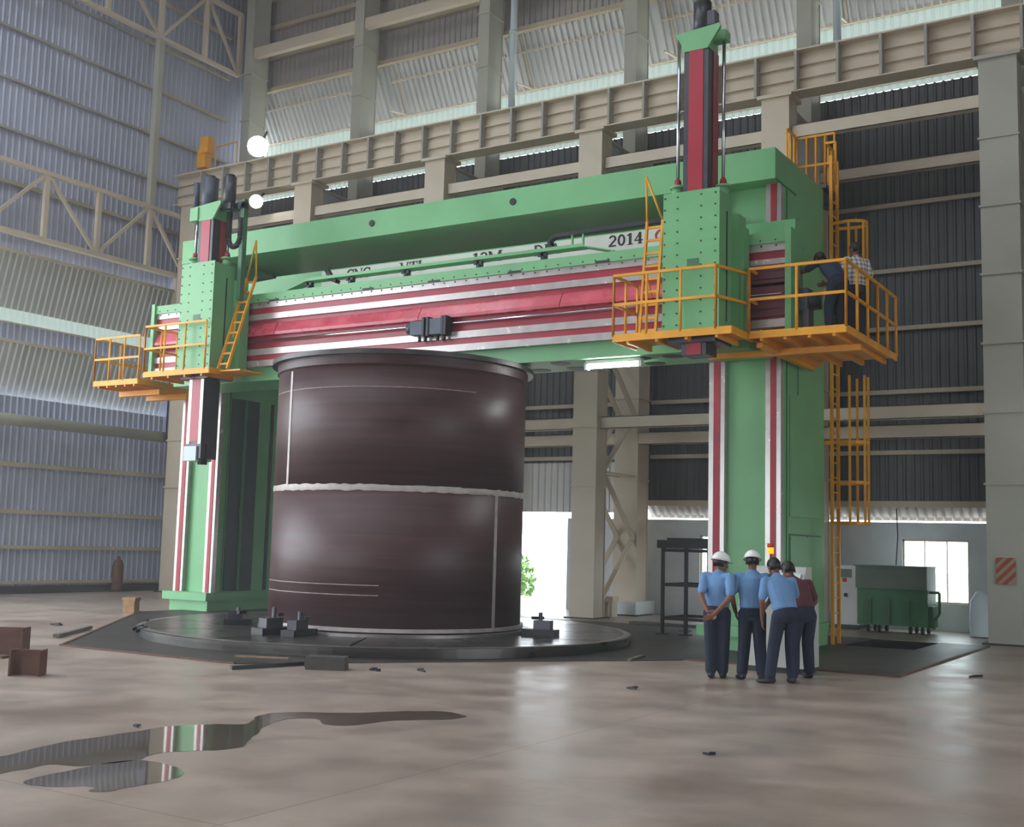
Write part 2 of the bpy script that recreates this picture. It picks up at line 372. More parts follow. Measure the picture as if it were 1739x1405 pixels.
MB().tube((WX+.55, 13.2, 4.66), (WX+.55, 24.7, 4.66), .16, 14).build('tie_tube', 'grey_paint', wall_left)
part('louvre_post', 'beige', wall_left, (WX+.0, 25.2, 7.6, WX+.14, 25.35, 9.9))
# right side wall with the added light opening, front wall with the main door, roof with skylight slots
a, b, z0, z1 = RT_OPEN
wr = structure(MB().box(XR, YF, 0, XR+.2, a, ROOFZ).box(XR, b, 0, XR+.2, WY, ROOFZ).box(XR, a, z1, XR+.2, b, ROOFZ).build('wall_right', 'sheet_back'))
a, b, z0, z1 = FR_OPEN
mb = MB(); mb.box(WX, YF-.2, 0, a, YF, ROOFZ).box(b, YF-.2, 0, XR, YF, ROOFZ).box(a, YF-.2, z1, b, YF, ROOFZ); structure(mb.build('wall_front', 'sheet_back'))
mb = MB(); x = WX-.3
for sx, sw in SLOTS: mb.box(x, YF, ROOFZ, sx-sw/2, WY+.4, ROOFZ+.15); mb.box(sx-sw/2, SLOT_Y[1], ROOFZ, sx+sw/2, WY+.4, ROOFZ+.15); mb.box(sx-sw/2, YF, ROOFZ, sx+sw/2, SLOT_Y[0], ROOFZ+.15); x = sx+sw/2
mb.box(x, YF, ROOFZ, XR, WY+.4, ROOFZ+.15); structure(mb.build('ceiling', 'sheet_back'))
# outside
structure(MB().box(-120, -110, -.5, 110, 140, -.32).build('floor_outside', 'earth'))
structure(MB().box(-34, WY+.23, -.3, 20, WY+2.2, -.02).build('floor_apron', 'concrete'))

# ------------------------------------------------------------------ steel frame of the hall
def h_column(parent, name, x, y0, y1, z0, z1, w, m, seams=()):
    # box-like welded column face: two flanges and a web, thin joint plates at the splices
    mb = MB(); mb.box(x-w/2, y0, z0, x+w/2, y0+.03, z1).box(x-w/2, y1-.03, z0, x+w/2, y1, z1).box(x-w/2+.02, y0+.03, z0, x-w/2+.05, y1-.03, z1).box(x+w/2-.05, y0+.03, z0, x+w/2-.02, y1-.03, z1)
    o = mb.build(name, m, parent)
    for z in seams: part('splice_plate', m, o, (x-w/2-.03, y0-.04, z-.022, x+w/2+.03, y1, z+.022))
    return o
COLW = ['in the corner by the left wall', 'second from the corner, above the left end of the green portal', 'third from the corner, left of the open doorway', 'fourth from the corner, right of the open doorway', 'behind the right machine column', 'at the right edge, bearing the striped hazard plate', 'outside the right edge of the picture']
for i, x in enumerate(CX[:6]):
    r = empty('laced_column', (x, 26, 0), 'tall cream laced steel building column '+COLW[i], 'column', 'laced building columns')
    wd = .74 if i == 5 else .64; m = 'grey_paint' if i >= 5 else 'beige'
    seams = (3.13, 4.55, 5.94, 7.35, 8.76, 10.18)
    h_column(r, 'front_leg', x, 24.6, 25.15, 0, 11.9, wd, m, seams)
    h_column(r, 'rear_leg', x, 26.85, 27.5, 0, 12.0, .66, m, (3.4, 5.5)); h_column(r, 'upper_shaft', x-.06, 26.85, 27.6, 12.0, 20.6, .36, 'grey_paint' if i < 5 else m, (13.7, 15.3, 16.9))
    part('bracket', m, r, (x-wd/2-.08, 24.52, 11.84, x+wd/2+.08, 25.25, 11.92))
    mb = MB(); mb.prism([(25.15, 11.84), (26.85, 11.84), (26.85, 9.7), (25.15, 10.9)], 0, x-.03, x+.03); mb.build('gusset', 'blue_grey', r)
    mb = MB(); mb.bar((x, 25.15, 10.9), (x, 26.85, 9.7), .3, .03, (1, 0, 0)); mb.bar((x, 25.15, 11.86), (x, 26.85, 11.86), .3, .03); mb.build('gusset_flange', m, r)
    for s in (-1, 1):
        xx = x+s*.22; z = .4; k = 0
        while z < 9.4:
            z2 = z+1.55
            p, q = ((xx, 25.15, z), (xx, 26.85, z2)) if k % 2 == 0 else ((xx, 26.85, z), (xx, 25.15, z2))
            MB().bar(p, q, .04, .13, (1, 0, 0)).build('lacing_bar', m, r)
            if k % 2 == 1: MB().bar((xx, 25.15, z2), (xx, 26.85, z2-.02), .04, .09, (1, 0, 0)).build('lacing_bar', m, r)
            z = z2; k += 1
    part('base_plate', 'plate_dark', r, (x-wd/2-.1, 24.5, 0, x+wd/2+.1, 25.25, .03), (x-.43, 26.75, 0, x+.43, 27.6, .03))
    part('footing', 'plaster', r, (x-.45, 26.6, .03, x+.45, 27.7, .35)) if i < 5 else None
# hazard plate on the right hand column
hp = empty('hazard_plate', (-3.87, 24.56, 1.19), 'beige and orange diagonally striped hazard plate on right building column', 'sign')
part('plate', 'hazard_beige', hp, (-4.05, 24.565, 1.17, -3.69, 24.58, 1.69))
for k in range(-1, 4):
    z = 1.17+k*.19; pts = []
    u0, u1 = -4.05, -3.69
    lo = [(u0, z), (u1, z+.36), (u1, z+.36+.1), (u0, z+.1)]
    cl = []
    def clip(poly, zc, keep):
        out = []
        for i in range(len(poly)):
            a, b = poly[i], poly[(i+1) % len(poly)]; ia, ib = keep(a[1]-zc), keep(b[1]-zc)
            if ia: out.append(a)
            if ia != ib: t_ = (zc-a[1])/(b[1]-a[1]); out.append((a[0]+t_*(b[0]-a[0]), zc))
        return out
    lo = clip(lo, 1.17, lambda d: d >= 0); lo = clip(lo, 1.69, lambda d: d <= 0) if len(lo) > 2 else lo
    if len(lo) > 2: MB().prism(lo, 1, 24.558, 24.565).build('stripe', 'ink_orange', hp)
# crane runway girder
g = empty('crane_runway_girder', (-14, 24.8, 11.92), 'long cream plate girder of the crane runway with rows of stiffeners', 'girder')
GX0, GX1 = -28.0, 4.0
part('web', 'beige', g, (GX0, 24.82, 11.95, GX1, 24.85, 12.86))
part('top_flange', 'beige', g, (GX0, 24.6, 12.86, GX1, 25.1, 12.90)); part('bottom_flange', 'beige', g, (GX0, 24.6, 11.92, GX1, 25.1, 11.95))
for z in (12.25, 12.56): part('longitudinal_stiffener', 'beige', g, (GX0, 24.73, z-.008, GX1, 24.82, z+.008))
part('crane_rail', 'steel_dark', g, (GX0, 24.81, 12.90, GX1, 24.88, 12.97))
st = MB().box(-.03, 24.58, 11.95, .03, 24.82, 12.86)
me = None; x = -27.25+.47
while x < GX1:
    if me is None:
        o = st.build('stiffener', 'stiff', g); me = o.data; o.location = (x, 0, 0); 
    else:
        o = link('stiffener', me, g, (x, 0, 0))
    x += BAY/5
mb = MB(); mb.box(-26.95, 24.55, 12.97, -26.6, 24.8, 13.55).box(-26.8, 24.5, 13.4, -26.45, 24.75, 13.9); mb.build('end_stop', 'yellow', g)
MB().path([(-26.3, 24.7, 12.97), (-26.3, 24.7, 13.6), (-25.4, 24.7, 13.6), (-25.4, 24.7, 12.97)], .02, 6).build('walkway_rail', 'yellow', g)
# tie beams from column to column
names = ['between the corner and the second column', 'between the second and third column', 'between the third and fourth column', 'between the fourth and fifth column', 'between the fifth column and the right edge column']
for i in range(5):
    x0, x1 = CX[i]+.34, CX[i+1]-.34
    for y, z0, z1, wh in ((24.86, 10.9, 11.2, 'high front'), (24.86, 4.5, 4.78, 'low front'), (26.95, 10.45, 10.72, 'high rear'), (26.95, 4.3, 4.6, 'low rear')):
        if wh == 'low rear' and i == 2: pass
        mb = MB(); mb.box(x0, y-.1, z0, x1, y-.085, z1).box(x0, y-.1, z1-.015, x1, y+.1, z1).box(x0, y-.1, z0, x1, y+.1, z0+.015)
        mb.top('tie_beam', 'beige', '%s cream channel tie beam %s' % (wh, names[i]), 'beam', ((x0+x1)/2, y, z0), 'channel tie beams')
    mb = MB(); y = 26.8; mb.box(CX[i]+.125, y+.1, 17.45, CX[i+1]-.245, y+.3, 17.78)
    mb.top('eave_strut', 'beige', 'thick cream strut high up '+names[i], 'beam', ((x0+x1)/2, y, 17.45), 'eave struts')
for x, lab in ((-17.25, 'pale vertical down pipe on the upper wall beside the third column'), (-7.9, 'pale vertical down pipe on the upper wall beside the fifth column')):
    MB().tube((x, 27.3, 13.05), (x, 27.3, 20.6), .1, 12).tube((x, 27.3, 16.3), (x, 27.3, 16.4), .125, 12).top('down_pipe', 'blue_grey', lab, 'pipe', (x, 27.3, 13.05), 'down pipes')
# wind girders on the left wall
TX = -27.7
def truss(label, z0, z1, nodes, chord):
    r = empty('wind_girder', (TX, nodes[0], z0), label, 'truss')
    y0, y1 = nodes[0], nodes[-1]
    for z in (z0, z1): MB().box(TX-.07, y0, z-.06, TX+.07, y1, z+.06).build('chord', chord, r)
    for k, y in enumerate(nodes): part('post', chord, r, (TX-.06, y-.07, z0, TX+.06, y+.07, z1))
    for k in range(len(nodes)-1):
        a, b = nodes[k], nodes[k+1]
        p, q = ((TX, a, z1), (TX, b, z0)) if k % 2 == 0 else ((TX, a, z0), (TX, b, z1))
        MB().bar(p, q, .08, .09).build('diagonal', chord, r)
    return r
truss('lower cream lattice truss running along the left wall above the louvres', 9.68, 11.56, [16.2, 18.05, 19.89, 21.65, 23.5, 25.0], 'beige')
truss('upper cream lattice truss at the top of the left wall', 16.9, 19.0, [17.5, 19.5, 21.5, 23.48, 25.3, 26.8], 'beige')
MB().box(TX-.1, 23.4, 11.6, TX+.1, 23.6, 16.86).top('wall_post', 'grey_paint', 'slim cream post joining the two trusses on the left wall', 'post', (TX, 23.5, 11.6))

# ------------------------------------------------------------------ portal frame of the boring mill
CF, CB = 19.2, 21.65            # front and back of the columns
PX0, PX1, BZ0, BZ1 = -21.05, -6.55, 8.07, 8.62
pf = empty('portal_frame', (-13.8, 20.4, 0), 'mint green double column portal frame of a giant vertical lathe', 'machine frame')
def mill_column(x0, x1, side_door):
    mb = MB(); mb.box(x0, CF+.12, .3, x1, CB, BZ0)
    c = mb.build('column', 'green', pf)
    for a, b in ((x0, x0+.29), (x1-.27, x1)):
        rl = part('guide_rail', 'guide_steel', c, (a, CF, .42, b, CF+.12, BZ0))
        part('rail_stripe', 'red_rail', c, (a+.09, CF-.012, .42, b-.08, CF+.0, BZ0))
    # side ribs and joint lines of the right hand face
    part('side_groove', 'green_dark', c, (x1, CF+.28, .45, x1+.012, CF+.31, BZ0-.05))
    part('foot_plate', 'green', c, (x0-.12, CF-.2, .24, x1+.06, CB+.1, .42)); part('foot_block', 'green', c, (x0+.05, CF-.12, 0, x1+.03, CB+.1, .24))
    if side_door:
        d = part('service_door', 'green', c, (x1+.003, CF+.46, .5, x1+.025, CF+1.42, 1.95))
        part('hatch_panel', 'green', c, (x1+.003, CF+.44, 2.3, x1+.02, CB-.15, 4.4))
        part('groove', 'green_dark', c, (x1, CF+.9, 4.45, x1+.008, CF+.93, BZ0-.4), (x1, CF+.42, 1.97, x1+.008, CB-.2, 2.0), (x1, CF+1.43, .5, x1+.008, CF+1.46, 1.97), (x1, CF+.42, .5, x1+.008, CF+.45, 1.97))
    else:
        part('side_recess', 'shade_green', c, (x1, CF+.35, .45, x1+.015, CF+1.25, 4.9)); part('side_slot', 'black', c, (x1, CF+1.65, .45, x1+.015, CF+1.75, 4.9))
        part('side_channel', 'green_dark', c, (x1, CF+.75, .45, x1+.05, CF+.82, 4.9))
    return c
mill_column(-21.05, -19.82, False); mill_column(-7.85, -6.55, True)
tb = part('top_beam', 'green', pf, (PX0, 18.9, BZ0, PX1, CB, BZ1))
for x in (-15.35, -11.85): MB().tube((x, 18.88, 8.36), (x, 18.905, 8.36), .07, 14).build('bolt_hole', 'black', tb)
part('beam_joint', 'green_dark', tb, (PX1, 18.9, BZ0-.02, PX1+.012, 20.0, BZ0+.01))

# ------------------------------------------------------------------ cross beam
CBX0, CBX1 = -20.6, -5.9
cb = empty('cross_beam', (-13.3, 18.4, 4.97), 'horizontal cross beam with red and grey guideway stripes between the green columns', 'machine beam')
mb = MB(); mb.box(CBX0+.6, 18.3, 5.25, CBX1-.75, 19.14, 6.62); mb.box(CBX0, 18.0, 5.25, CBX1, 18.3, 6.62); mb.box(CBX0+.6, 17.92, 4.97, CBX1-.75, 19.14, 5.25)
mb.build('beam_body', 'green', cb)
part('top_ledge', 'green', cb, (CBX0, 17.76, 6.62, CBX1, 18.3, 6.80), (CBX0+.6, 18.3, 6.62, CBX1-.75, 19.1, 6.80))
FY = 17.8
for z0, z1, m, dy in ((6.50, 6.62, 'guide_steel', 0), (6.37, 6.50, 'red', .03), (6.25, 6.37, 'guide_steel', 0), (6.17, 6.25, 'red', .06), (5.78, 5.90, 'red', .07), (5.63, 5.78, 'red', .07), (5.50, 5.63, 'guide_steel', 0), (5.38, 5.50, 'red', .03), (5.25, 5.38, 'guide_steel', -.02)):
    part('guide_strip' if m == 'guide_steel' else 'painted_strip', m, cb, (CBX0, FY+dy, z0, CBX1, 18.0, z1))
xs = [CBX0, -16.9, -13.2, -10.1, CBX1]
for a, b in zip(xs[:-1], xs[1:]):
    MB().prism([(FY+.06, 6.17), (18.0, 6.17), (18.0, 5.90), (FY-.05, 5.90), (FY-.05, 5.96)], 0, a+.008, b-.008).build('way_cover', 'red_cover', cb)
MB().tube((CBX0, FY-.02, 5.79), (CBX1, FY-.02, 5.79), .022, 10).build('feed_shaft', 'chrome', cb)
gb = MB(); gb.box(-13.3, FY-.16, 5.60, -13.02, FY+.05, 5.86).box(-12.86, FY-.18, 5.58, -12.56, FY+.05, 5.88); gb.tube((-13.42, FY-.05, 5.74), (-13.3, FY-.05, 5.74), .1, 10)
gbo = gb.build('feed_gearbox', 'motor', cb)
gb = MB()
for x in (-13.0, -12.9, -12.56, -12.5): gb.box(x, FY-.2, 5.56, x+.05, FY+.02, 5.92)
for x in (-13.12, -12.98, -12.7, -12.55): gb.tube((x, FY-.08, 5.47), (x, FY-.08, 5.57), .03, 8)
gb.build('gearbox_flange', 'black', gbo)
mb = MB()
for k in range(58):
    x = CBX0+.2+k*.25; mb.tube((x, FY-.012, 6.585), (x, FY, 6.585), .016, 6); mb.tube((x, 17.748, 6.67), (x, 17.76, 6.67), .014, 6)
mb.build('strip_bolts', 'steel_dark', cb, kind='stuff')
for x in (-19.0, -17.1, -14.6, -13.0, -11.2, -9.4): part('ledge_notch', 'black', cb, (x, 17.752, 6.62, x+.28, 17.77, 6.655))
for k in range(7): part('maroon_slat', 'dark_maroon', cb, (-6.66, FY-.05-.015*(k % 2), 5.42+k*.122, -5.99, FY, 5.535+k*.122))  # dark maroon slats laid over the right end of the stripes
up = part('banner_upstand', 'green', cb, (-20.2, 19.0, 6.8, -7.3, 19.14, 7.5)); part('end_box', 'green', cb, (-7.3, 18.6, 6.8, -6.1, 19.12, 7.22))
bn = part('banner', 'banner', cb, (-16.75, 18.975, 6.86, -7.2, 18.999, 7.47))
# soffit holes and the lower end plates
for p in ((940, 614), (1007, 608.5), (1073, 603.5), (1130, 600), (916, 628.5), (974, 624), (1107, 615), (1040, 620), (866, 617), (480, 642), (520, 640)):
    h = ground(p[0], p[1], 4.97); y = 18.25 if h.y < 18.35 else 18.85
    MB().tube((h.x, y, 4.962), (h.x, y, 4.985), .19, 20).build('access_hole', 'black', cb)
for x in (CBX0, CBX1-.06): part('end_plate', 'green', cb, (x-.02, 17.72, 5.2, x+.08, 18.32, 6.84))
# serif lettering
def glyph(ch):
    S = []   # strokes: polylines with width; unit cap height 1
    T, t = .17, .07
    def ln(a, b, w_): S.append(([a, b], w_))
    def sf(x, y, w_=.34): S.append(([(x-w_/2, y), (x+w_/2, y)], .05))
    def arc(cx, cy, rx, ry, a0, a1, w_, n=14): S.append(([(cx+rx*math.cos(math.radians(a0+(a1-a0)*i/n)), cy+ry*math.sin(math.radians(a0+(a1-a0)*i/n))) for i in range(n+1)], w_))
    if ch == 'N': ln((.1, 0), (.1, 1), t); ln((.1, .97), (.75, .03), T); ln((.75, 0), (.75, 1), t); sf(.1, .025, .28); sf(.06, .975, .25); sf(.75, .975, .28); W = .9
    elif ch == 'C': arc(.45, .5, .36, .46, 50, 310, .13); ln((.72, .65), (.72, .97), t); W = .85
    elif ch == 'V': ln((.1, .97), (.42, .02), T); ln((.42, .02), (.74, .97), t); sf(.1, .975); sf(.74, .975, .28); W = .88
    elif ch == 'T': ln((.4, 0), (.4, 1), T); ln((.04, .96), (.76, .96), t); ln((.06, .75), (.06, .97), t); ln((.74, .75), (.74, .97), t); sf(.4, .025); W = .82
    elif ch == 'L': ln((.18, 0), (.18, 1), T); ln((.1, .035), (.66, .035), t); ln((.66, 0), (.66, .28), t); sf(.18, .975); W = .74
    elif ch == '1': ln((.28, 0), (.28, 1), T); ln((.08, .84), (.28, .97), t); sf(.28, .025, .4); W = .56
    elif ch == '2': arc(.3, .7, .2, .26, 160, -40, .12); ln((.45, .55), (.08, .06), .12); ln((.06, .06), (.54, .06), .13); W = .62
    elif ch == '0': arc(.31, .5, .2, .45, 0, 360, .13, 22); W = .64
    elif ch == '4': ln((.4, 0), (.4, 1), T); ln((.4, .97), (.05, .32), t); ln((.03, .3), (.58, .3), .09); sf(.4, .025, .3); W = .64
    elif ch == 'M': ln((.12, 0), (.12, 1), t); ln((.14, .97), (.5, .05), T); ln((.5, .05), (.86, .97), t); ln((.88, 0), (.88, 1), T); sf(.12, .025, .26); sf(.88, .025, .34); sf(.1, .975, .2); sf(.92, .975, .26); W = 1.08
    elif ch == 'D': ln((.18, 0), (.18, 1), T); arc(.3, .5, .4, .47, -90, 90, .13); ln((.08, .03), (.32, .03), t); ln((.08, .97), (.32, .97), t); W = .82
    elif ch == 'I': ln((.2, 0), (.2, 1), T); sf(.2, .025); sf(.2, .975); W = .44
    elif ch == 'A': ln((.06, .02), (.4, .98), t); ln((.4, .98), (.74, .02), T); ln((.2, .33), (.6, .33), t); sf(.08, .025, .26); sf(.74, .025, .34); W = .84
    return S, W
def word(txt, x0, z, h, m, y=18.966, width=None):
    tot = sum(glyph(c)[1] for c in txt); sx = h if width is None else width/tot
    x = x0
    for c in txt:
        S, W = glyph(c); mb = MB()
        for pts, w_ in S:
            for (a, b), (c2, d) in zip(pts[:-1], pts[1:]):
                dx, dz = c2-a, d-b; L_ = math.hypot(dx, dz) or 1; nx, nz = -dz/L_*w_/2, dx/L_*w_/2; ex, ez = dx/L_*.012, dz/L_*.012
                mb.prism([(x+(a-ex+nx)*sx, z+(b-ez+nz)*h), (x+(c2+ex+nx)*sx, z+(d+ez+nz)*h), (x+(c2+ex-nx)*sx, z+(d+ez-nz)*h), (x+(a-ex-nx)*sx, z+(b-ez-nz)*h)], 1, y, 18.975)
        mb.build('letter', m, bn); x += W*sx
for t_, x0, wd, m in (('CNC', -16.05, .66, 'ink'), ('VTL', -14.62, .66, 'ink'), ('12M', -12.82, .72, 'ink'), ('DIA', -11.4, .6, 'ink'), ('2014', -9.78, .72, 'ink'), ('C', -8.84, .26, 'ink_red')): word(t_, x0, 7.232, .21, m, width=wd)
# cable tray over the ledge
tr = MB(); tr.box(-16.2, 17.86, 6.98, -9.7, 18.1, 7.0).box(-16.2, 17.86, 7.0, -9.7, 17.875, 7.04)
tr.bar((-16.2, 17.98, 6.99), (-16.75, 17.98, 6.83), .24, .02); tr.bar((-9.7, 17.98, 6.99), (-9.1, 17.98, 6.84), .24, .02)
tro = tr.build('cable_tray', 'green', cb)
for x in (-16.2, -15.1, -13.7, -12.0, -10.6): part('tray_bracket', 'black', tro, (x, 17.9, 6.8, x+.06, 18.06, 6.98), (x-.06, 17.9, 6.9, x+.12, 17.93, 6.96))
part('tray_post', 'green', tro, (-15.75, 17.95, 7.0, -15.71, 17.99, 7.2), (-10.0, 17.95, 7.0, -9.97, 17.99, 7.28), (-9.78, 17.95, 7.0, -9.75, 17.99, 7.24))
ch = MB(); pts = [(-8.0, 18.0, 7.3), (-10.3, 18.0, 7.27)]+[(-10.3-.16*math.sin(a), 18.0, 7.15+.12*math.cos(a)) for a in [PI*k/10 for k in range(11)]]+[(-10.2, 18.0, 7.03)]
for a, b in zip(pts[:-1], pts[1:]): ch.bar(a, b, .12, .07)
ch.build('cable_chain', 'rubber', cb)
ch = MB(); ch.bar((-17.2, 18.0, 7.2), (-19.4, 18.0, 7.1), .1, .05); ch.bar((-15.6, 18.0, 7.0), (-15.75, 18.0, 7.2), .1, .08); ch.bar((-15.45, 18.0, 6.92), (-15.7, 18.0, 7.02), .14, .07); ch.build('cable_chain', 'rubber', cb)

# ------------------------------------------------------------------ platforms, rails, ladders
def rail_run(parent, pts, z, h=1.02, nposts=None, r=.022, mid=True):
    for (a, b), n in zip(zip(pts[:-1], pts[1:]), nposts or [3]*(len(pts)-1)):
        for k in range(n+1):
            x, y = a[0]+(b[0]-a[0])*k/n, a[1]+(b[1]-a[1])*k/n
            MB().tube((x, y, z), (x, y, z+h), r, 6).build('post', 'yellow', parent)
        for zz in ((h, h*.52) if mid else (h,)): MB().bar((*a, z+zz), (*b, z+zz), .035, .045).build('rail', 'yellow', parent)
def deck(parent, x0, y0, x1, y1, z, ribs=4):
    d = part('deck', 'yellow', parent, (x0, y0, z-.03, x1, y1, z))
    part('edge_plate', 'yellow', d, (x0, y0-.012, z-.09, x1, y0, z+.03)); part('edge_plate', 'yellow', d, (x1, y0, z-.09, x1+.012, y1, z+.03)); part('edge_plate', 'yellow', d, (x0-.012, y0, z-.09, x0, y1, z+.03))
    for k in range(ribs): x = x0+(x1-x0)*(k+.5)/ribs; part('deck_rib', 'yellow', d, (x-.025, y0+.02, z-.13, x+.025, y1, z-.03))
    return d
def ladder(parent, pb, pt, w_, n, apex):
    # pb, pt: foot and top of the centre line; width along x
    pb, pt = Vector(pb), Vector(pt); e = Vector((w_/2, 0, 0))
    for s in (-1, 1): MB().bar(pb+e*s, pt+e*s, .04, .05).build('stringer', 'yellow', parent)
    for k in range(n): q = pb+(pt-pb)*((k+.5)/n); MB().bar(q-e, q+e, .03, .04).build('rung', 'yellow', parent)
    if apex:
        top = Vector(apex)
        for s in (-1, 1): MB().tube(pt+e*s, top, .02, 6).build('hand_hoop', 'yellow', parent)
        a = pb+(pt-pb)*.45; b = pb+(pt-pb)*.30; 
        MB().tube(pb+(pt-pb)*.62-e, pb+(pt-pb)*.34+e*.2, .018, 6).build('brace', 'yellow', parent)

def ram_head(label, xc, ztop, zbot, left):
    SF = 16.85; x0, x1 = xc-.48, xc+.48; z0, z1 = 5.13, 7.37
    r = empty('ram_head', (xc, 17.3, z0), label, 'machine head', 'ram heads on the cross beam')
    body = part('saddle', 'green', r, (x0+.03, SF+.03, z0, x1-.03, 17.45, z1-.02), (x0+.12, 17.45, z0, x1+.1, 17.74, z1-.3))
    part('cover_plate', 'green', body, (x0, SF, z0, x1, SF+.03, z1))
    part('side_slot', 'black', body, (x1-.03, 17.22, z0+.15, x1-.02, 17.25, z1-.3))
    part('name_plate', 'green_dark', body, (xc-.06, SF-.006, 6.1, xc+.14, SF, 6.26))
    mb = MB()
    for k in range(12):
        z = z0+.08+k*(z1-z0-.16)/11
        for u in (.03, .26, .68, .93): mb.tube((x0+u*(x1-x0), SF-.012, z), (x0+u*(x1-x0), SF, z), .016, 6)
    mb.build('cover_bolts', 'steel_dark', body, kind='stuff')
    mb = MB(); mb.box(x1+.1, 17.5, z0, x1+.16, 17.74, z1-.5); mb.build('gib_plate', 'green', body)
    # ram: steel box with red faces
    ra = part('ram', 'steel_dark', r, (xc-.21, 17.0, zbot, xc+.21, 17.44, ztop))
    part('ram_face', 'red', ra, (xc-.12, 16.988, zbot+(.35 if left else 0), xc+.13, 17.0, ztop)); part('ram_face', 'red', ra, (xc+.21, 17.2, z1, xc+.222, 17.42, ztop))
    if left:
        part('ram_way', 'guide_steel', ra, (xc-.21, 16.985, zbot+.3, xc-.12, 17.0, z0-.1)); part('ram_way', 'guide_steel', ra, (xc+.13, 16.985, zbot+.3, xc+.21, 17.0, z0-.1))
        part('tool_holder', 'blue_grey', ra, (xc-.24, 16.96, zbot-.05, xc+.12, 17.4, zbot+.25)); MB().tube((xc+.12, 17.15, zbot-.12), (xc+.12, 17.15, zbot+.3), .1, 10).build('tool_spindle', 'black', ra)
    # flared top bracket and motor
    mb = MB(); mb.prism([(xc-.38, ztop+.3), (xc+.40, ztop+.36), (xc+.42, ztop+.30), (xc+.2, ztop-.02), (xc-.2, ztop-.02), (xc-.3, ztop+.2)], 1, 16.98, 17.03); mb.box(xc-.2, 17.03, ztop-.02, xc+.2, 17.44, ztop+.32); mb.box(xc+.2, 17.2, ztop+.18, xc+.42, 17.42, ztop+.34)
    br = mb.build('ram_bracket', 'green', r)
    if left:
        part('bracket_arm', 'green', br, (xc-.45, 16.95, ztop+.0, xc-.22, 17.2, ztop+.28))
        for dx, hh, m in ((-.2, .78, 'motor'), (.38, .72, 'steel_dark')):
            mb = MB(); mb.tube((xc+dx, 17.25, ztop+.2), (xc+dx, 17.25, ztop+.2+hh), .18 if dx < 0 else .14, 12); mb.box(xc+dx-.2, 17.1, ztop+.2, xc+dx+.2, 17.4, ztop+.32); mo = mb.build('drive_motor', m, r)
            MB().tube((xc+dx, 17.25, ztop+.2+hh), (xc+dx, 17.25, ztop+.26+hh), .1, 10).build('motor_cap', 'black', mo)
        MB().tube((xc-.5, 17.15, ztop+.28), (xc-.5, 17.15, ztop+.9), .07, 10).build('drive_motor', 'motor', r)
        # hose loop and mast
        mb = MB(); c0 = Vector((xc+.54, 17.3, 7.85)); pts = [c0+Vector((-.17, 0, .8)), c0+Vector((-.17, 0, .1))]+[c0+Vector((-.17*math.cos(a), 0, -.2*math.sin(a)+.1)) for a in [PI*k/8 for k in range(1, 9)]]+[c0+Vector((.17, 0, .5))]
        mb.path(pts, .06, 8); mb.build('hose_loop', 'rubber', r)
        MB().box(xc+.68, 17.3, 6.6, xc+.78, 17.42, 8.75).build('hose_mast', 'green_dark', r); part('mast_arm', 'motor', r, (xc+.35, 17.3, 8.55, xc+.78, 17.4, 8.7))
    else:
        mb = MB(); mb.tube((xc+.02, 17.2, ztop+.3), (xc+.02, 17.2, ztop+.85), .15, 14); mb.tube((xc+.02, 17.2, ztop+.85), (xc+.02, 17.2, ztop+.95), .15, 14, .09); mo = mb.build('drive_motor', 'steel_dark', r)
        part('terminal_box', 'steel_dark', mo, (xc+.14, 17.1, ztop+.42, xc+.27, 17.3, ztop+.66))
    for x, y in ((xc-.32, 17.05), (xc+.36, 17.3)):
        rod = MB().tube((x, y, z1+.1), (x, y, ztop+.3), .028, 10).build('lift_screw', 'chrome', r)
        MB().tube((x, y, z1-.02), (x, y, z1+.12), .1, 10).tube((x, y, z1+.12), (x, y, z1+.16), .13, 8).build('screw_nut', 'green', rod); MB().tube((x, y, z1+.16), (x, y, z1+.27), .07, 8, .05).build('nut_cap', 'red', rod)
    # platform
    if left:
        X0, X1, Y0 = xc-1.33, xc+.62, 16.72
        p = r; deck(r, X0, Y0, X1, 17.62, 5.08, 4)
        rail_run(r, [(X0, 17.6), (X0, Y0), (xc+.48, Y0)], 5.08, 1.0, [2, 3])
        rail_run(r, [(X1, 17.6), (X1, 17.55)], 5.08, 1.0, [1])
        part('deck_wing', 'yellow', r, (X1, 17.0, 5.05, xc+1.2, 17.7, 5.08))
        ladder(r, (xc+.71, 17.0, 5.1), (xc+.80, 17.6, 7.13), .26, 9, (xc+.78, 17.7, 7.95))
    else:
        X0, X1, Y0 = xc-1.28, xc+.50, 16.72
        deck(r, X0, Y0, X1+.24, 17.62, 5.08, 4)
        rail_run(r, [(X0, 17.6), (X0, Y0), (xc+.48, Y0), (xc+.72, 17.5)], 5.08, 1.0, [2, 3, 1])
        ladder(r, (xc-.85, 17.1, 5.1), (xc-.74, 17.1, 7.03), .28, 9, (xc-.91, 17.1, 7.8))
    part('ram_seal', 'steel_dark', r, (xc-.4, 16.9, 4.93, xc+.4, 17.6, 5.03))
    return r
ram_head('right hand ram head, green bolted saddle with tall raised red ram', -7.22, 9.78, 4.75, False)
ram_head('left hand ram head, pale green saddle with lowered red and steel ram', -18.27, 8.33, 3.28, True)
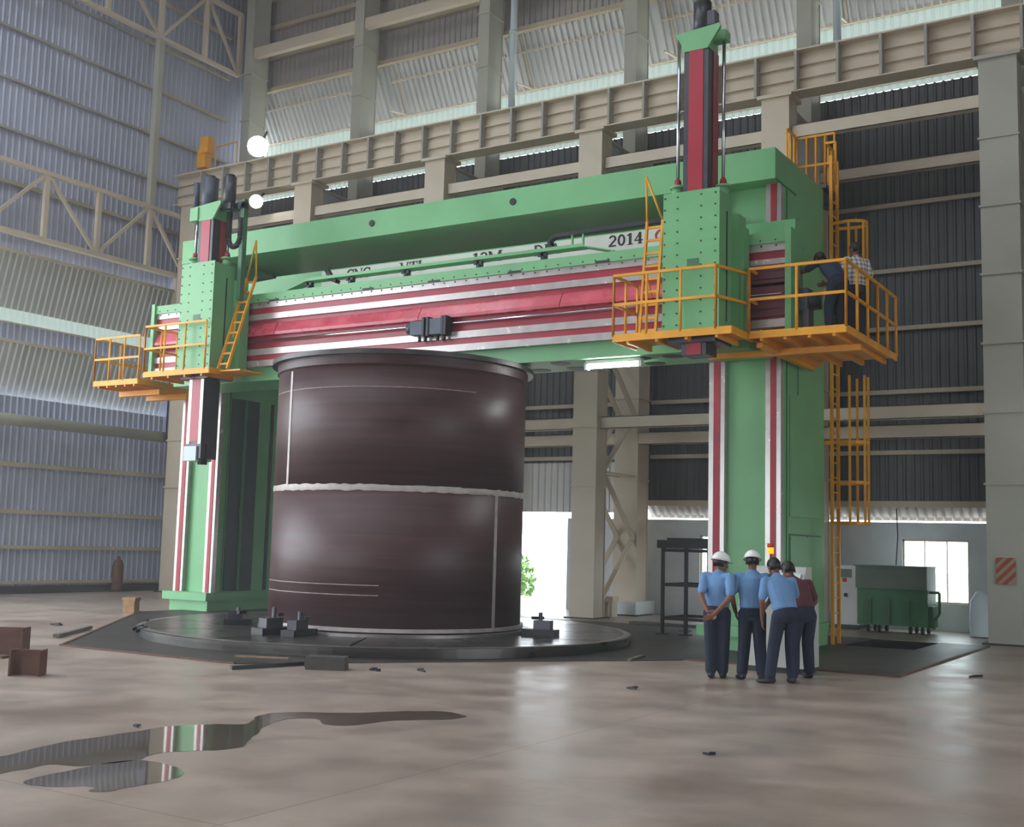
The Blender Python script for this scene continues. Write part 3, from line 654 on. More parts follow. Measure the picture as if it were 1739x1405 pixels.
# platforms on the two ends of the cross beam
ep = empty('end_platform', (-5.7, 18.6, 5.1), 'yellow railed platform at the right end of the cross beam carrying two men', 'platform', 'cross beam end platforms')
deck(ep, -6.45, 17.4, -4.92, 20.45, 5.1, 4)
rail_run(ep, [(-6.45, 17.95), (-6.45, 17.4), (-4.92, 17.4), (-4.92, 20.45)], 5.1, 1.03, [1, 2, 5], r=.025)
part('bracket_beam', 'yellow', ep, (-7.5, 18.3, 4.88, -4.95, 18.45, 4.98), (-6.4, 17.6, 4.9, -6.3, 20.3, 4.98))
ep = empty('end_platform', (-21.3, 18.4, 5.1), 'yellow railed platform at the left end of the cross beam', 'platform', 'cross beam end platforms')
deck(ep, -22.1, 17.45, -20.62, 19.1, 5.1, 5); part('deck_extension', 'yellow', ep, (-22.1, 19.1, 5.07, -21.12, 20.3, 5.1))
rail_run(ep, [(-22.1, 20.3), (-22.1, 17.45), (-20.62, 17.45)], 5.1, 1.0, [4, 3], r=.022)
part('bracket_beam', 'yellow', ep, (-22.0, 18.1, 4.85, -20.65, 18.25, 4.97), (-22.0, 18.9, 4.85, -20.65, 19.05, 4.97))

# caged access ladder at the back right corner of the portal
lx = -6.42
la = empty('caged_ladder', (lx, 21.9, 0), 'tall yellow caged ladder up the back of the right machine column', 'ladder')
for y in (21.72, 22.12): MB().box(lx-.03, y-.025, .02, lx+.03, y+.025, 9.3).build('ladder_rail', 'yellow', la)
for k in range(30): MB().bar((lx, 21.74, .3+k*.28), (lx, 22.10, .3+k*.28), .025, .025).build('rung', 'yellow', la)
for z in (7.95, 7.2, 6.4, 3.75, 3.0, 2.25):
    mb = MB(); pts = [(lx, 21.72, z), (lx+.35, 21.66, z)]+[(lx+.35+.28*math.sin(a), 21.92-.26*math.cos(a), z) for a in [PI*k/8 for k in range(9)]]+[(lx, 22.12, z)]
    for a, b in zip(pts[:-1], pts[1:]): mb.bar(a, b, .02, .06)
    mb.build('cage_hoop', 'yellow', la)
for z0, z1 in ((6.4, 7.95), (2.25, 5.0)):
    for a in (0, PI/3, 2*PI/3, PI): x, y = lx+.35+.28*math.sin(a), 21.92-.26*math.cos(a); MB().box(x-.02, y-.02, z0, x+.02, y+.02, z1).build('cage_strap', 'yellow', la)
part('ladder_bracket', 'yellow', la, (lx-.13, 21.64, 3.7, lx, 21.74, 3.78), (lx-.13, 21.64, 6.6, lx, 21.74, 6.68))
la = empty('roof_landing', (-6.8, 22.1, 8.6), 'yellow railed landing behind the top of the right machine column', 'landing')
part('landing_floor', 'steel_dark', la, (-7.35, 21.66, 8.66, -6.5, 22.45, 8.74)); [part('landing_bracket', 'steel_dark', la, (x_, 21.66, 8.4, x_+.1, 22.3, 8.66)) for x_ in (-7.2, -6.7)]
rail_run(la, [(-7.3, 21.75), (-7.3, 22.4), (-6.55, 22.4)], 8.74, 1.25, [3, 4]); rail_run(la, [(-6.55, 22.4), (-6.55, 21.8), (-6.35, 21.8)], 8.74, .85, [3, 1])

# ------------------------------------------------------------------ rotary table and the steel shell on it
TC = Vector((-13.08, 17.05, 0)); TR = 4.35
rt = empty('rotary_table', TC, 'huge round dark steel turntable under the brown cylinder', 'turntable')
n = 12
MB().lathe((*TC.xy, 0), [(TR-.05, .013), (TR-.05, .10), (TR, .10), (TR, .16), (TR-.03, .17)], 120, False).build('table_rim', 'table_steel', rt)
MB().lathe((*TC.xy, 0), [(TR-.03, .168), (TR-.08, .176), (TR-.14, .17)], 120, False).build('rim_edge', 'table_edge', rt)
for k in range(n):       # the table top is bolted together from sectors with narrow joints
    a0, a1 = 2*PI*k/n+.006, 2*PI*(k+1)/n-.006; mb = MB(); m_ = 10
    vs = []
    for rr in (.3, TR-.1):
        for z in (.12, .17): vs += [(TC.x+rr*math.cos(a0+(a1-a0)*i/m_), TC.y+rr*math.sin(a0+(a1-a0)*i/m_), z) for i in range(m_+1)]
    q = m_+1; fs = []
    for i in range(m_): fs += [(q+i, q+i+1, 3*q+i+1, 3*q+i), (2*q+i, 2*q+i+1, 3*q+i+1, 3*q+i)]
    fs += [(0, q, 3*q, 2*q), (m_, q+m_, 3*q+m_, 2*q+m_)]
    mb.add(vs, fs); mb.build('table_sector', 'table_steel', rt)
KC = Vector((-12.85, 16.92, 0)); KR = 2.23; KZ0, KZ1 = .27, 4.78
fr = MB().lathe((*KC.xy, 0), [(KR-.2, .17), (KR+.17, .17), (KR+.17, .215), (KR-.2, .215)], 96, False, True).top('support_ring', 'ring_steel', 'grey steel ring lying on the turntable under the brown cylinder', 'ring', (*KC.xy, .17))
tk = empty('steel_shell', (*KC.xy, .215), 'large rusty brown rolled steel cylinder standing on the turntable', 'steel cylinder')
TH = .05; WZ = 2.55
def course(z0, z1): return MB().lathe((*KC.xy, 0), [(KR, z0), (KR, z1), (KR-TH, z1), (KR-TH, z0)], 128, True, True).build('shell_course', 'tank_steel', tk)
course(.215, WZ); course(WZ, KZ1)
MB().lathe((*KC.xy, 0), [(KR-TH, KZ1-.05), (KR+.13, KZ1-.05), (KR+.13, KZ1+.03), (KR-TH, KZ1+.03)], 128, False, True).build('top_flange', 'tank_rim', tk)
MB().lathe((*KC.xy, 0), [(KR, KZ1-.22), (KR+.03, KZ1-.2), (KR+.03, KZ1-.05), (KR, KZ1-.05)], 128, False, True).build('top_collar', 'tank_steel', tk)
MB().lathe((*KC.xy, 0), [(KR, .24), (KR+.05, .24), (KR+.05, .30), (KR, .30)], 128, False, True).build('bottom_band', 'weld_grey', tk)
mb = MB(); nn = 160; random.seed(3)
off = [random.uniform(-.012, .012) for _ in range(nn)]
vs = []
for i in range(nn): a = 2*PI*i/nn; c, s = math.cos(a), math.sin(a); vs += [(KC.x+(KR+.004)*c, KC.y+(KR+.004)*s, WZ-.05+off[i]), (KC.x+(KR+.012)*c, KC.y+(KR+.012)*s, WZ), (KC.x+(KR+.004)*c, KC.y+(KR+.004)*s, WZ+.05+off[(i*3) % nn])]
fs = []
for i in range(nn): j = (i+1) % nn; fs += [(3*i, 3*j, 3*j+1, 3*i+1), (3*i+1, 3*j+1, 3*j+2, 3*i+2)]
mb.add(vs, fs, True).build('ring_weld', 'weld_grey', tk)
def vweld(a, z0, z1, w_=.07, m='weld_grey'):
    mb = MB(); d = Vector((math.cos(a), math.sin(a), 0)); t_ = Vector((-math.sin(a), math.cos(a), 0)); c = Vector((*KC.xy, 0))+d*(KR+.002)
    mb.bar(c+Vector((0, 0, z0)), c+Vector((0, 0, z1)), w_, .012, d); mb.build('seam_weld', m, tk)
vweld(math.radians(249), WZ+.05, KZ1-.25); vweld(math.radians(354), .3, WZ-.05, .07)
for z in (.98, 4.2, .82): 
    mb = MB(); m0 = 40; a0, a1 = (math.radians(205), math.radians(300)) if z < 2 else (math.radians(225), math.radians(340))
    vs = []
    for i in range(m0+1): a = a0+(a1-a0)*i/m0; vs += [(KC.x+(KR+.003)*math.cos(a), KC.y+(KR+.003)*math.sin(a), z-.008), (KC.x+(KR+.003)*math.cos(a), KC.y+(KR+.003)*math.sin(a), z+.008)]
    mb.add(vs, [(2*i, 2*i+2, 2*i+3, 2*i+1) for i in range(m0)], True).build('scribe_line', 'scribe', tk)
jaws = ['clamp jaw block at the left foot of the brown cylinder', 'cluster of dark clamp jaws at the front left foot of the brown cylinder', 'dark clamp jaw beside the front left foot of the cylinder', 'clamp jaw at the right foot of the brown cylinder']
for lab, a, s in ((jaws[0], 222, .8), (jaws[1], 262, 1.1), (jaws[2], 274, 1.0), (jaws[3], 372, 1.0)):
    a = math.radians(a); d = Vector((math.cos(a), math.sin(a), 0)); t_ = Vector((-d.y, d.x, 0)); c = Vector((*KC.xy, .172))+d*(KR+.5)
    r = empty('clamp_jaw', c, lab, 'clamp', 'clamp jaws on the turntable')
    up = Vector((0, 0, 1))
    MB().bar(c-d*.3*s+up*.05, c+d*.3*s+up*.05, .26*s, .1).build('jaw_base', 'black', r)
    MB().bar(c-d*.1*s+up*.17, c+d*.2*s+up*.17, .18*s, .16).build('jaw_block', 'steel_dark', r)
    MB().tube(c+up*.1, c+up*.38*s, .035, 8).build('jaw_bolt', 'steel_dark', r); MB().bar(c-d*.15*s+up*.28*s, c+t_*.16+up*.28*s, .06, .05).build('jaw_strap', 'black', r)
# rim marks
for a in (217, 234, 239):
    a = math.radians(a); MB().bar((TC.x+(TR-.12)*math.cos(a), TC.y+(TR-.12)*math.sin(a), .19), (TC.x+(TR+.06)*math.cos(a), TC.y+(TR+.06)*math.sin(a), .12), .05, .05).build('rim_bolt', 'black', rt)

# ------------------------------------------------------------------ lamps
tl = empty('tube_light', (-9.2, 18.35, 4.86), 'glowing white fluorescent tube lamp under the cross beam', 'lamp')
tp0, tp1 = ground(994, 624, 4.83), ground(1086, 621, 4.83); yv = (tp0.y+tp1.y)/2
part('lamp_body', 'white_paint', tl, (tp0.x-.05, yv+.0, 4.90, tp1.x+.05, yv+.14, 4.962)); MB().tube((tp0.x, yv+.05, 4.86), (tp1.x, yv+.05, 4.86), .042, 12).build('tube', 'tube_glass', tl)
part('lamp_holder', 'white_paint', tl, (tp0.x-.07, yv, 4.80, tp0.x-.02, yv+.12, 4.92), (tp1.x+.02, yv, 4.80, tp1.x+.07, yv+.12, 4.92))
def flood(label, c, s):
    r = empty('flood_lamp', c, label, 'lamp', 'flood lamps by the corner')
    c = Vector(c); d = Vector((.62, -.72, -.3)).normalized(); u = Vector((0, 0, 1)); rt_ = d.cross(u).normalized(); uu = rt_.cross(d)
    mb = MB(); k = 16
    vs = [c-d*.3*s+(rt_*math.cos(t)+uu*math.sin(t))*.12*s for t in [2*PI*i/k for i in range(k)]]+[c+(rt_*math.cos(t)+uu*math.sin(t))*.27*s for t in [2*PI*i/k for i in range(k)]]
    mb.add(vs, [(i, (i+1) % k, (i+1) % k+k, i+k) for i in range(k)]+[tuple(range(k))], True).build('reflector', 'grey_paint', r)
    MB().tube(c-d*.5*s, c-d*.3*s, .1*s, 10).build('ballast_box', 'motor', r)
    MB().tube(c-d*.05*s, c-d*.03*s, .235*s, 20).build('lens', 'lamp_glass', r)
    MB().bar(c-d*.4*s, c-d*.4*s+Vector((0, .32, .5*s)), .05, .05).build('mount_arm', 'steel_dark', r)
flood('dazzling white flood lamp mounted above the crane runway near the corner', (-24.55, 24.7, 13.32), 1.15)
flood('smaller bright flood lamp under the crane runway near the corner', (-24.2, 24.4, 11.5), .75)

# ------------------------------------------------------------------ console, rack, back corner machines
c = Vector((-6.1, 16.3, 0))
r = empty('control_console', c, 'grey control console with orange beacon in front of the right column', 'console')
part('cabinet', 'console_grey', r, (-6.15, 16.2, .08, -5.15, 16.75, 1.0)); part('plinth', 'black', r, (-6.12, 16.23, 0, -5.18, 16.72, .08))
mb = MB(); mb.prism([(16.2, 1.0), (16.75, 1.0), (16.75, 1.48), (16.5, 1.48)], 0, -6.0, -5.25); mb.build('desk_head', 'console_grey', r)
MB().bar((-5.95, 16.33, 1.24), (-5.3, 16.33, 1.24), .02, .34, (0, .53, .85)).build('screen', 'screen', r)
MB().tube((-5.82, 16.62, 1.48), (-5.82, 16.62, 1.66), .015, 8).build('beacon_pole', 'steel_dark', r)
bc = MB().tube((-5.82, 16.62, 1.66), (-5.82, 16.62, 1.75), .045, 12).build('beacon_light', 'beacon', r); MB().tube((-5.82, 16.62, 1.75), (-5.82, 16.62, 1.81), .05, 12).build('beacon_cap', 'ink_red', bc)

r = empty('steel_rack', (-9.2, 22.4, 0), 'black steel stand with dark plank shelf left of the right column', 'rack')
rx = [(-9.78, 21.6), (-9.28, 21.6), (-9.78, 22.75), (-9.28, 22.75), (-8.7, 21.6), (-8.7, 22.75)]
for x, y in rx: o = MB().box(x-.03, y-.03, .02, x+.03, y+.03, 1.72).build('leg', 'black', r); part('foot', 'black', o, (x-.1, y-.1, .012, x+.1, y+.1, .03))
for z in (.32, .98, 1.66):
    for y in (21.6, 22.75): part('cross_bar', 'black', r, (-9.8, y-.025, z-.03, -8.68, y+.025, z+.03))
    for x in (-9.78, -8.7): part('cross_bar', 'black', r, (x-.025, 21.6, z-.03, x+.025, 22.75, z+.03))
for k, dz in enumerate((0, .05, .02)): part('plank', 'black', r, (-9.85, 21.45+k*.48, 1.70, -8.6, 21.9+k*.48, 1.86+dz))

r = empty('coolant_unit', (-6.4, 26.6, 0), 'dark green boxy coolant tank on wheels by the window', 'machine')
mb = MB(); mb.box(-7.2, 26.2, .16, -5.7, 27.0, .95); mb.build('tank_body', 'machine_green', r); part('top_panel', 'machine_grey', r, (-7.22, 26.15, .95, -5.7, 27.0, 1.42)); part('lid', 'machine_grey', r, (-7.25, 26.1, 1.42, -5.68, 27.0, 1.45))
for x in (-6.95, -6.55, -6.15): part('side_rib', 'green_dark', r, (x, 26.13, .2, x+.07, 26.2, .72))
for x in (-7.0, -6.75, -6.1, -5.85):
    [MB().tube((x, y_, .08), (x+.05, y_, .08), .08, 12).build('wheel', 'black', r) for y_ in (26.25, 26.85)]
mb = MB(); mb.path([(-5.7, 26.4, .9), (-5.5, 26.4, .9), (-5.5, 26.4, .45), (-5.62, 26.4, .3), (-5.62, 26.4, .12)], .03, 8); mb.box(-5.7, 26.3, .15, -5.62, 26.8, .6); mb.build('drain_pipe', 'machine_green', r)
r = empty('electrical_cabinet', (-7.5, 27.2, 0), 'white electrical cabinet with red label left of the green coolant tank', 'cabinet')
part('cabinet_body', 'plaster', r, (-7.85, 26.7, .1, -7.28, 27.3, 1.42)); part('plinth', 'black', r, (-7.83, 26.72, .012, -7.3, 27.28, .1)); part('cabinet_door', 'white_paint', r, (-7.82, 26.68, .14, -7.31, 26.7, 1.38)); part('red_label', 'ink_red', r, (-7.66, 26.672, 1.05, -7.56, 26.68, 1.14)); part('door_handle', 'black', r, (-7.62, 26.65, .72, -7.55, 26.68, .8)); part('wiring_panel', 'machine_grey', r, (-7.7, 26.672, 1.15, -7.45, 26.68, 1.34))
MB().path([(-6.75, 27.92, 2.75), (-6.6, 27.4, 2.1), (-6.45, 26.6, 1.47)], .012, 6).top('hanging_cable', 'rubber', 'thin dark cable hanging from the louvre to the green coolant tank', 'cable', (-6.6, 27.2, 1.45))
MB().lathe((-4.7, 26.6, 0), [(.22, .02), (.24, .2), (.22, .75), (.1, .95), (0.0, .97)], 20).top('gas_bottle', 'blue_grey', 'pale bottle standing beside the right building column', 'bottle', (-4.7, 26.6, .0))
# concrete stop with slots and bits near the doorway
r = empty('slotted_stool', ground(1015, 1048), 'cream slotted metal stool beside the column right of the doorway', 'stool')
q = ground(1015, 1048); 
for k in range(4): part('leg', 'beige', r, (q.x-.3+k*.2, q.y, 0.012, q.x-.22+k*.2, q.y+.3, .36))
part('seat', 'beige', r, (q.x-.32, q.y-.02, .36, q.x+.4, q.y+.32, .5))
MB().bar((-11.6, 23.95, .04), (-8.3, 23.95, .04), .22, .05).top('floor_grating', 'plate_dark', 'dark strip of grating on the floor behind the steel stand', 'grating', (-10, 23.95, .015))

# ------------------------------------------------------------------ things lying on the floor
def i_beam(label, p, ang, L_, s=1.):
    r = empty('beam_offcut', p, label, 'steel offcut', 'beam offcuts on the left floor'); r.rotation_euler = (0, 0, ang)
    sv = ORG[r.name]; ORG[r.name] = Vector((0, 0, 0))
    part('web', 'rust', r, (-L_/2, -.006, .0, L_/2, .006, .30*s)); part('flange', 'rust', r, (-L_/2, -.13*s, 0, -L_/2+.02, .13*s, .30*s)); part('flange', 'rust', r, (L_/2-.02, -.13*s, 0, L_/2, .13*s, .30*s))
    ORG[r.name] = sv
p = ground(46, 1147); i_beam('short rusty steel beam offcut standing on the floor, nearer of the two', (p.x, p.y, 0), math.radians(35), .36)
p = ground(10, 1112); i_beam('rusty steel beam offcut at the left picture edge behind the nearer one', (p.x, p.y, 0), math.radians(35), .52, 1.25)
def lay_bar(name, label, cat, m, p0, p1, w_, h_):
    a, b = ground(*p0), ground(*p1); a.z = b.z = h_/2+(.014 if cat == 'plank' else .001); return MB().bar(a, b, w_, h_).top(name, m, label, cat, ((a.x+b.x)/2, (a.y+b.y)/2, 0))
lay_bar('steel_strip', 'flat rusty steel strip under the beam offcuts at the left edge', 'steel strip', 'rust', (0, 1119), (38, 1113), .06, .03)
lay_bar('wood_plank', 'grey plank lying on the floor left of the foundation edge', 'plank', 'wood_grey', (95, 1084), (152, 1069), .1, .05)
lay_bar('pry_bar', 'long dark bar lying in front of the turntable', 'bar', 'black', (392, 1138), (525, 1130), .06, .05)
lay_bar('wood_lath', 'thin wooden lath lying in front of the turntable rim', 'lath', 'wood', (400, 1117), (490, 1121), .05, .03)
lay_bar('floor_strip', 'thin pale strip on the dark plating near the right end of the turntable', 'strip', 'wood_grey', (1068, 1124), (1092, 1117), .06, .04)
p = ground(222, 1042); mb = MB().box(-.13, -.12, 0, .13, .12, .28); mb.box(-.15, -.13, .28, .15, .13, .34)
o = mb.build('wood_block', 'wood'); o.location = (p.x, p.y, 0); o.rotation_euler[2] = .4; tag(o, 'small upright wooden block on the floor near the left column', 'block')
p = ground(555, 1137); mb = MB(); mb.box(-.26, -.13, .0, .26, .13, .17); mb.box(-.28, -.1, .03, -.26, .1, .14); mb.box(.1, -.135, .03, .16, -.13, .14)
o = mb.build('steel_block', 'block_grey'); o.location = (p.x, p.y, 0); o.rotation_euler[2] = .5; tag(o, 'dark grey heavy block lying in front of the turntable', 'block')
bits = (((637, 1140), 'small dark scrap lump on the floor right of the grey block'), ((715, 1141), 'flat dark scrap lump on the floor in front of the brown cylinder'), ((93, 1063), 'small dark scrap on the floor at the far left'), ((1205, 1283), 'small dark scrap on the floor in front of the men'), ((229, 1235), 'tiny dark scrap at the edge of the puddle'), ((1072, 1171), 'tiny dark chip on the floor left of the men'))
for (px_, lab) in bits:
    p = ground(*px_); mb = MB(); 
    g_ = p.length/22
    for k in range(4): x, y = random.uniform(-.09, .09)*g_, random.uniform(-.03, .03)*g_; mb.bar((x-.05*g_, y, .016*g_+.008*k*g_), (x+.06*g_, y+random.uniform(-.04, .04)*g_, .016*g_+.01*k*g_), .035*g_, .03*g_)
    o = mb.build('scrap_piece', 'black'); o.location = (p.x, p.y, 0); tag(o, lab, 'scrap', 'scrap on the floor')
p = ground(1650, 1150); MB().path([(p.x, p.y-.15, .015), (p.x+.02, p.y, .015), (p.x+.12, p.y+.14, .015)], .014, 6).top('bent_rod', 'black', 'short bent dark rod on the floor by the right building column', 'rod', (p.x, p.y, 0))
MB().lathe((-28.0, 23.4, 0), [(.0, .02), (.15, .03), (.16, .1), (.16, .75), (.12, .9), (.06, .96), (.06, 1.02), (.0, 1.04)], 20).top('gas_cylinder', 'rust', 'dark gas cylinder standing against the left wall', 'gas cylinder', (-28.0, 23.4, 0))
MB().lathe((-28.0, 25.4, 0), [(.0, .02), (.13, .03), (.13, .65), (.05, .8), (.0, .82)], 16).top('gas_cylinder', 'motor', 'small dark gas cylinder beside the corner column', 'gas cylinder', (-28.0, 25.4, 0))
# puddles
def puddle(label, px):
    pts = [ground(x, y) for x, y in px]; c = sum(pts, Vector())/len(pts)
    # smooth the outline
    rn = random.Random(len(px))
    for it in range(3):
        q = []
        for a, b in zip(pts, pts[1:]+pts[:1]): k_ = (b-a).length*(.09 if it < 2 else .05); q += [a*.75+b*.25, a*.25+b*.75+Vector((rn.uniform(-k_, k_), rn.uniform(-k_, k_), 0))]
        pts = q
    mb = MB(); mb.prism([(v.x, v.y) for v in pts], 2, .0008, .0022); return mb.top('puddle', 'water', label, 'puddle', (c.x, c.y, 0), 'puddles on the concrete')
puddle('long dark water puddle across the left foreground floor', [(-60, 1300), (0, 1286), (100, 1262), (220, 1244), (300, 1233), (360, 1230), (420, 1232), (440, 1216), (470, 1209), (560, 1213), (660, 1209), (740, 1206), (812, 1217), (740, 1223), (660, 1224), (610, 1234), (550, 1232), (535, 1220), (480, 1222), (450, 1232), (425, 1252), (420, 1268), (380, 1275), (330, 1276), (280, 1278), (250, 1284), (240, 1292), (140, 1304), (90, 1297), (60, 1304), (0, 1316), (-60, 1330)])
puddle('small water puddle in the left foreground below the long one', [(28, 1334), (55, 1322), (120, 1308), (230, 1290), (262, 1294), (300, 1302), (318, 1312), (300, 1324), (250, 1332), (200, 1344), (145, 1348), (160, 1334), (100, 1338)])

# ------------------------------------------------------------------ greenery beyond the openings
def shrub(label, c, rx, rz, nl, seed):
    rnd = random.Random(seed); r = empty('shrub', c, label, 'shrub', 'shrubs outside'); mb = MB()
    for k in range(nl):
        a, b, q = rnd.uniform(0, 2*PI), rnd.uniform(-.5, 1.3), rnd.uniform(.5, 1)
        p = Vector((c[0]+rx*q*math.cos(a)*math.cos(b), c[1]+rx*q*math.sin(a)*math.cos(b), c[2]+rz*.45+rz*.5*q*math.sin(b)))
        d = Vector((rnd.uniform(-1, 1), rnd.uniform(-1, 1), rnd.uniform(-1, 1))).normalized()*.12; e = d.cross(Vector((rnd.uniform(-1, 1), rnd.uniform(-1, 1), 1))).normalized()*.06
        mb.add([p-d, p+e, p+d, p-e], [(0, 1, 2, 3)])
    mb.build('foliage', 'leaf', r, kind='stuff'); MB().tube((c[0], c[1], c[2]), (c[0], c[1], c[2]+rz*.5), .06, 6).build('stem', 'wood', r)
shrub('leafy green shrub outside the open doorway', (-19.35, 31.0, -.3), .95, 2.0, 700, 1)
shrub('low green shrub farther outside the open doorway', (-21.4, 34.2, -.3), 1.0, 1.2, 600, 2)

# ------------------------------------------------------------------ people
def ellipse_loft(bm, rings, n=16):
    # rings: (centre, x axis vec (scaled), y axis vec (scaled))
    L_ = []
    for c, a, b in rings: L_.append([bm.verts.new(c+a*math.cos(2*PI*i/n)+b*math.sin(2*PI*i/n)) for i in range(n)])
    for A, B in zip(L_[:-1], L_[1:]):
        for i in range(n): bm.faces.new((A[i], A[(i+1) % n], B[(i+1) % n], B[i]))
    bm.faces.new(list(reversed(L_[0]))); bm.faces.new(L_[-1])
def cone(bm, p, q, r0, r1, n=10):
    p, q = Vector(p), Vector(q); d = q-p
    if d.length < 1e-6: return
    d.normalize(); u = Vector((0, 0, 1)) if abs(d.z) < .9 else Vector((0, 1, 0)); a = d.cross(u).normalized(); b = d.cross(a)
    ellipse_loft(bm, [(p-d*r0*.75, a*r0*.5, b*r0*.5), (p-d*r0*.4, a*r0*.88, b*r0*.88), (p, a*r0, b*r0), (q, a*r1, b*r1), (q+d*r1*.4, a*r1*.88, b*r1*.88), (q+d*r1*.75, a*r1*.5, b*r1*.5)], n)
def ball(bm, c, rx, ry, rz, rot=None):
    m = bmesh.ops.create_icosphere(bm, subdivisions=2, radius=1)['verts']
    for v in m:
        k = Vector((v.co.x*rx, v.co.y*ry, v.co.z*rz)); v.co = Vector(c)+(rot @ k if rot else k)
def person(label, loc, facing, P, shirt, hat, tucked=True, voxel=.0105, shirt_low=.0, group='people'):
    """P: joint positions in the person's own frame (x right, y forward, z up, metres)."""
    V = Vector; bm = bmesh.new(); seg = []      # seg: (p, q, r0, r1, material)
    def limb(p, q, r0, r1, m): cone(bm, p, q, r0, r1); seg.append((V(p), V(q), r0, r1, m))
    pel, chest, neck, head = V(P['pelvis']), V(P['chest']), V(P['neck']), V(P['head'])
    tw = P.get('twist', 0.); sx = V((math.cos(tw), math.sin(tw), 0))
    up1 = (chest-pel).normalized(); fy1 = up1.cross(sx).normalized()*-1
    fw_ = sx.cross(up1)*-1
    def ring(c, a, b, ax=sx, up=up1): f_ = up.cross(ax).normalized(); return (c, ax*a, f_*b)
    low = pel-up1*(.06 if tucked else .14)
    # trousers top
    ellipse_loft(bm, [ring(pel-up1*.13, .10, .085), ring(pel-up1*.07, .158, .115), ring(pel, .165, .118), ring(pel+up1*.09, .150, .105)])
    seg.append((pel-up1*.1, pel+up1*.02, .14, .14, 1))
    # shirt
    g_ = .012
    R0 = [] if tucked else [ring(low-up1*.015, .15, .11), ring(low, .178, .132)]
    ellipse_loft(bm, R0+[ring(pel+up1*(.05 if tucked else .0), .158+g_, .115+g_), ring(pel+up1*.13, .155+g_, .115+g_), ring(pel.lerp(chest, .55), .160+g_, .115+g_), ring(chest, .178+g_, .118+g_), ring(chest+up1*.11, .185, .105), ring(neck-(neck-chest).normalized()*.035, .12, .075), ring(neck+(neck-chest).normalized()*.01, .065, .062)])
    seg.append((low if not tucked else pel+up1*.07, chest+up1*.06, .15, .155, 0)); seg.append((chest+up1*.06, neck-up1*.02, .13, .07, 0))
    # neck and head
    hd = (head-neck).normalized(); limb(neck-hd*.03, head-hd*.04, .056, .052, 2)
    gz = V(P.get('gaze', (0, 1, 0))); hx = gz.cross(V((0, 0, 1))).normalized(); hu = hx.cross(gz).normalized(); Rm = Matrix((hx, gz.normalized(), hu)).transposed()
    def H(x, y, z): return head+Rm @ V((x, y, z))
    ball(bm, H(0, -.005, .035), .076, .095, .095, Rm); ball(bm, H(0, .03, -.035), .058, .066, .075, Rm); ball(bm, H(0, .055, -.085), .03, .03, .025, Rm)
    cone(bm, H(0, .085, .02), H(0, .112, -.018), .010, .016, 8); cone(bm, H(-.02, .088, -.055), H(.02, .088, -.055), .009, .009, 6); cone(bm, H(-.035, .086, .035), H(.035, .086, .035), .01, .01, 6)
    for s in (-1, 1): ball(bm, H(s*.080, -.005, -.005), .012, .024, .032, Rm)
    seg.append((H(0, 0, .04), H(0, .03, -.08), .085, .05, 2))
    # arms
    for s in ('l', 'r'):
        sh, el, wr = V(P['sh_'+s]), V(P['el_'+s]), V(P['wr_'+s])
        limb(sh, el, .05, .040, 2); limb(el, wr, .041, .028, 2)
        k = sh.lerp(el, .78 if not P.get('long_sleeve') else 1.0); cone(bm, sh, k, .061, .060); seg.append((sh, k, .061, .060, 0))
        if P.get('long_sleeve'): cone(bm, el, el.lerp(wr, .9), .056, .045); seg.append((el, el.lerp(wr, .9), .056, .045, 0))
        cone(bm, chest+up1*.09, sh, .072, .060); seg.append((chest+up1*.09, sh, .072, .060, 0))
        d = (wr-el).normalized(); hdn = V(P.get('hand_'+s, d)).normalized(); side = 1 if s == 'r' else -1
        pn = V(P.get('palm_'+s, (-side, 0, 0))); pn = (pn-hdn*pn.dot(hdn)).normalized(); lat = hdn.cross(pn).normalized()
        c = wr+hdn*.05; Rh = Matrix((lat, hdn, pn)).transposed(); ball(bm, c, .041, .055, .017, Rh); seg.append((wr, wr+hdn*.17, .04, .02, 2))
        fwd = V((0, 1, 0)) if abs(lat.dot(V((0, 1, 0)))) > .2 else V((0, 0, 1)); ls = 1 if lat.dot(fwd) > 0 else -1
        for i, (o_, ln) in enumerate(((.030, .068), (.010, .078), (-.011, .073), (-.031, .056))):
            b0 = wr+hdn*.088+lat*o_*ls; b1 = b0+(hdn*.9+pn*.3).normalized()*ln*.5; b2 = b1+(hdn*.65+pn*.75).normalized()*ln*.5
            cone(bm, b0-hdn*.02, b1, .0098, .0092, 7); cone(bm, b1, b2, .0092, .0078, 7)
        b0 = wr+hdn*.025+lat*.030*ls; b1 = b0+(hdn*.6+lat*ls*.75+pn*.3).normalized()*.042; b2 = b1+(hdn*.9+pn*.3).normalized()*.032
        cone(bm, b0, b1, .013, .011, 7); cone(bm, b1, b2, .011, .009, 7)
    # legs
    for s in ('l', 'r'):
        hp, kn, an = V(P['hip_'+s]), V(P['kn_'+s]), V(P['an_'+s])
        limb(hp, kn, .103, .083, 1); limb(kn, an+V((0, 0, .02)), .084, .074, 1)
        t_ = V(P.get('toe_'+s, (0, 1, 0))).normalized(); xx = t_.cross(V((0, 0, 1)))
        b = V((an.x, an.y, 0)); Rf = Matrix((xx, t_, V((0, 0, 1)))).transposed()
        ball(bm, b+t_*.075+V((0, 0, .030)), .050, .118, .034, Rf); ball(bm, b+t_*(-.02)+V((0, 0, .045)), .045, .065, .045, Rf); cone(bm, b+V((0, 0, .05)), b+V((0, 0, .12)), .042, .045)
        seg.append((b-t_*.04+V((0, 0, .03)), b+t_*.14+V((0, 0, .025)), .045, .035, 3))
    me = bpy.data.meshes.new('tmp'); bm.to_mesh(me); bm.free()
    ob = bpy.data.objects.new('tmp', me); COL.objects.link(ob)
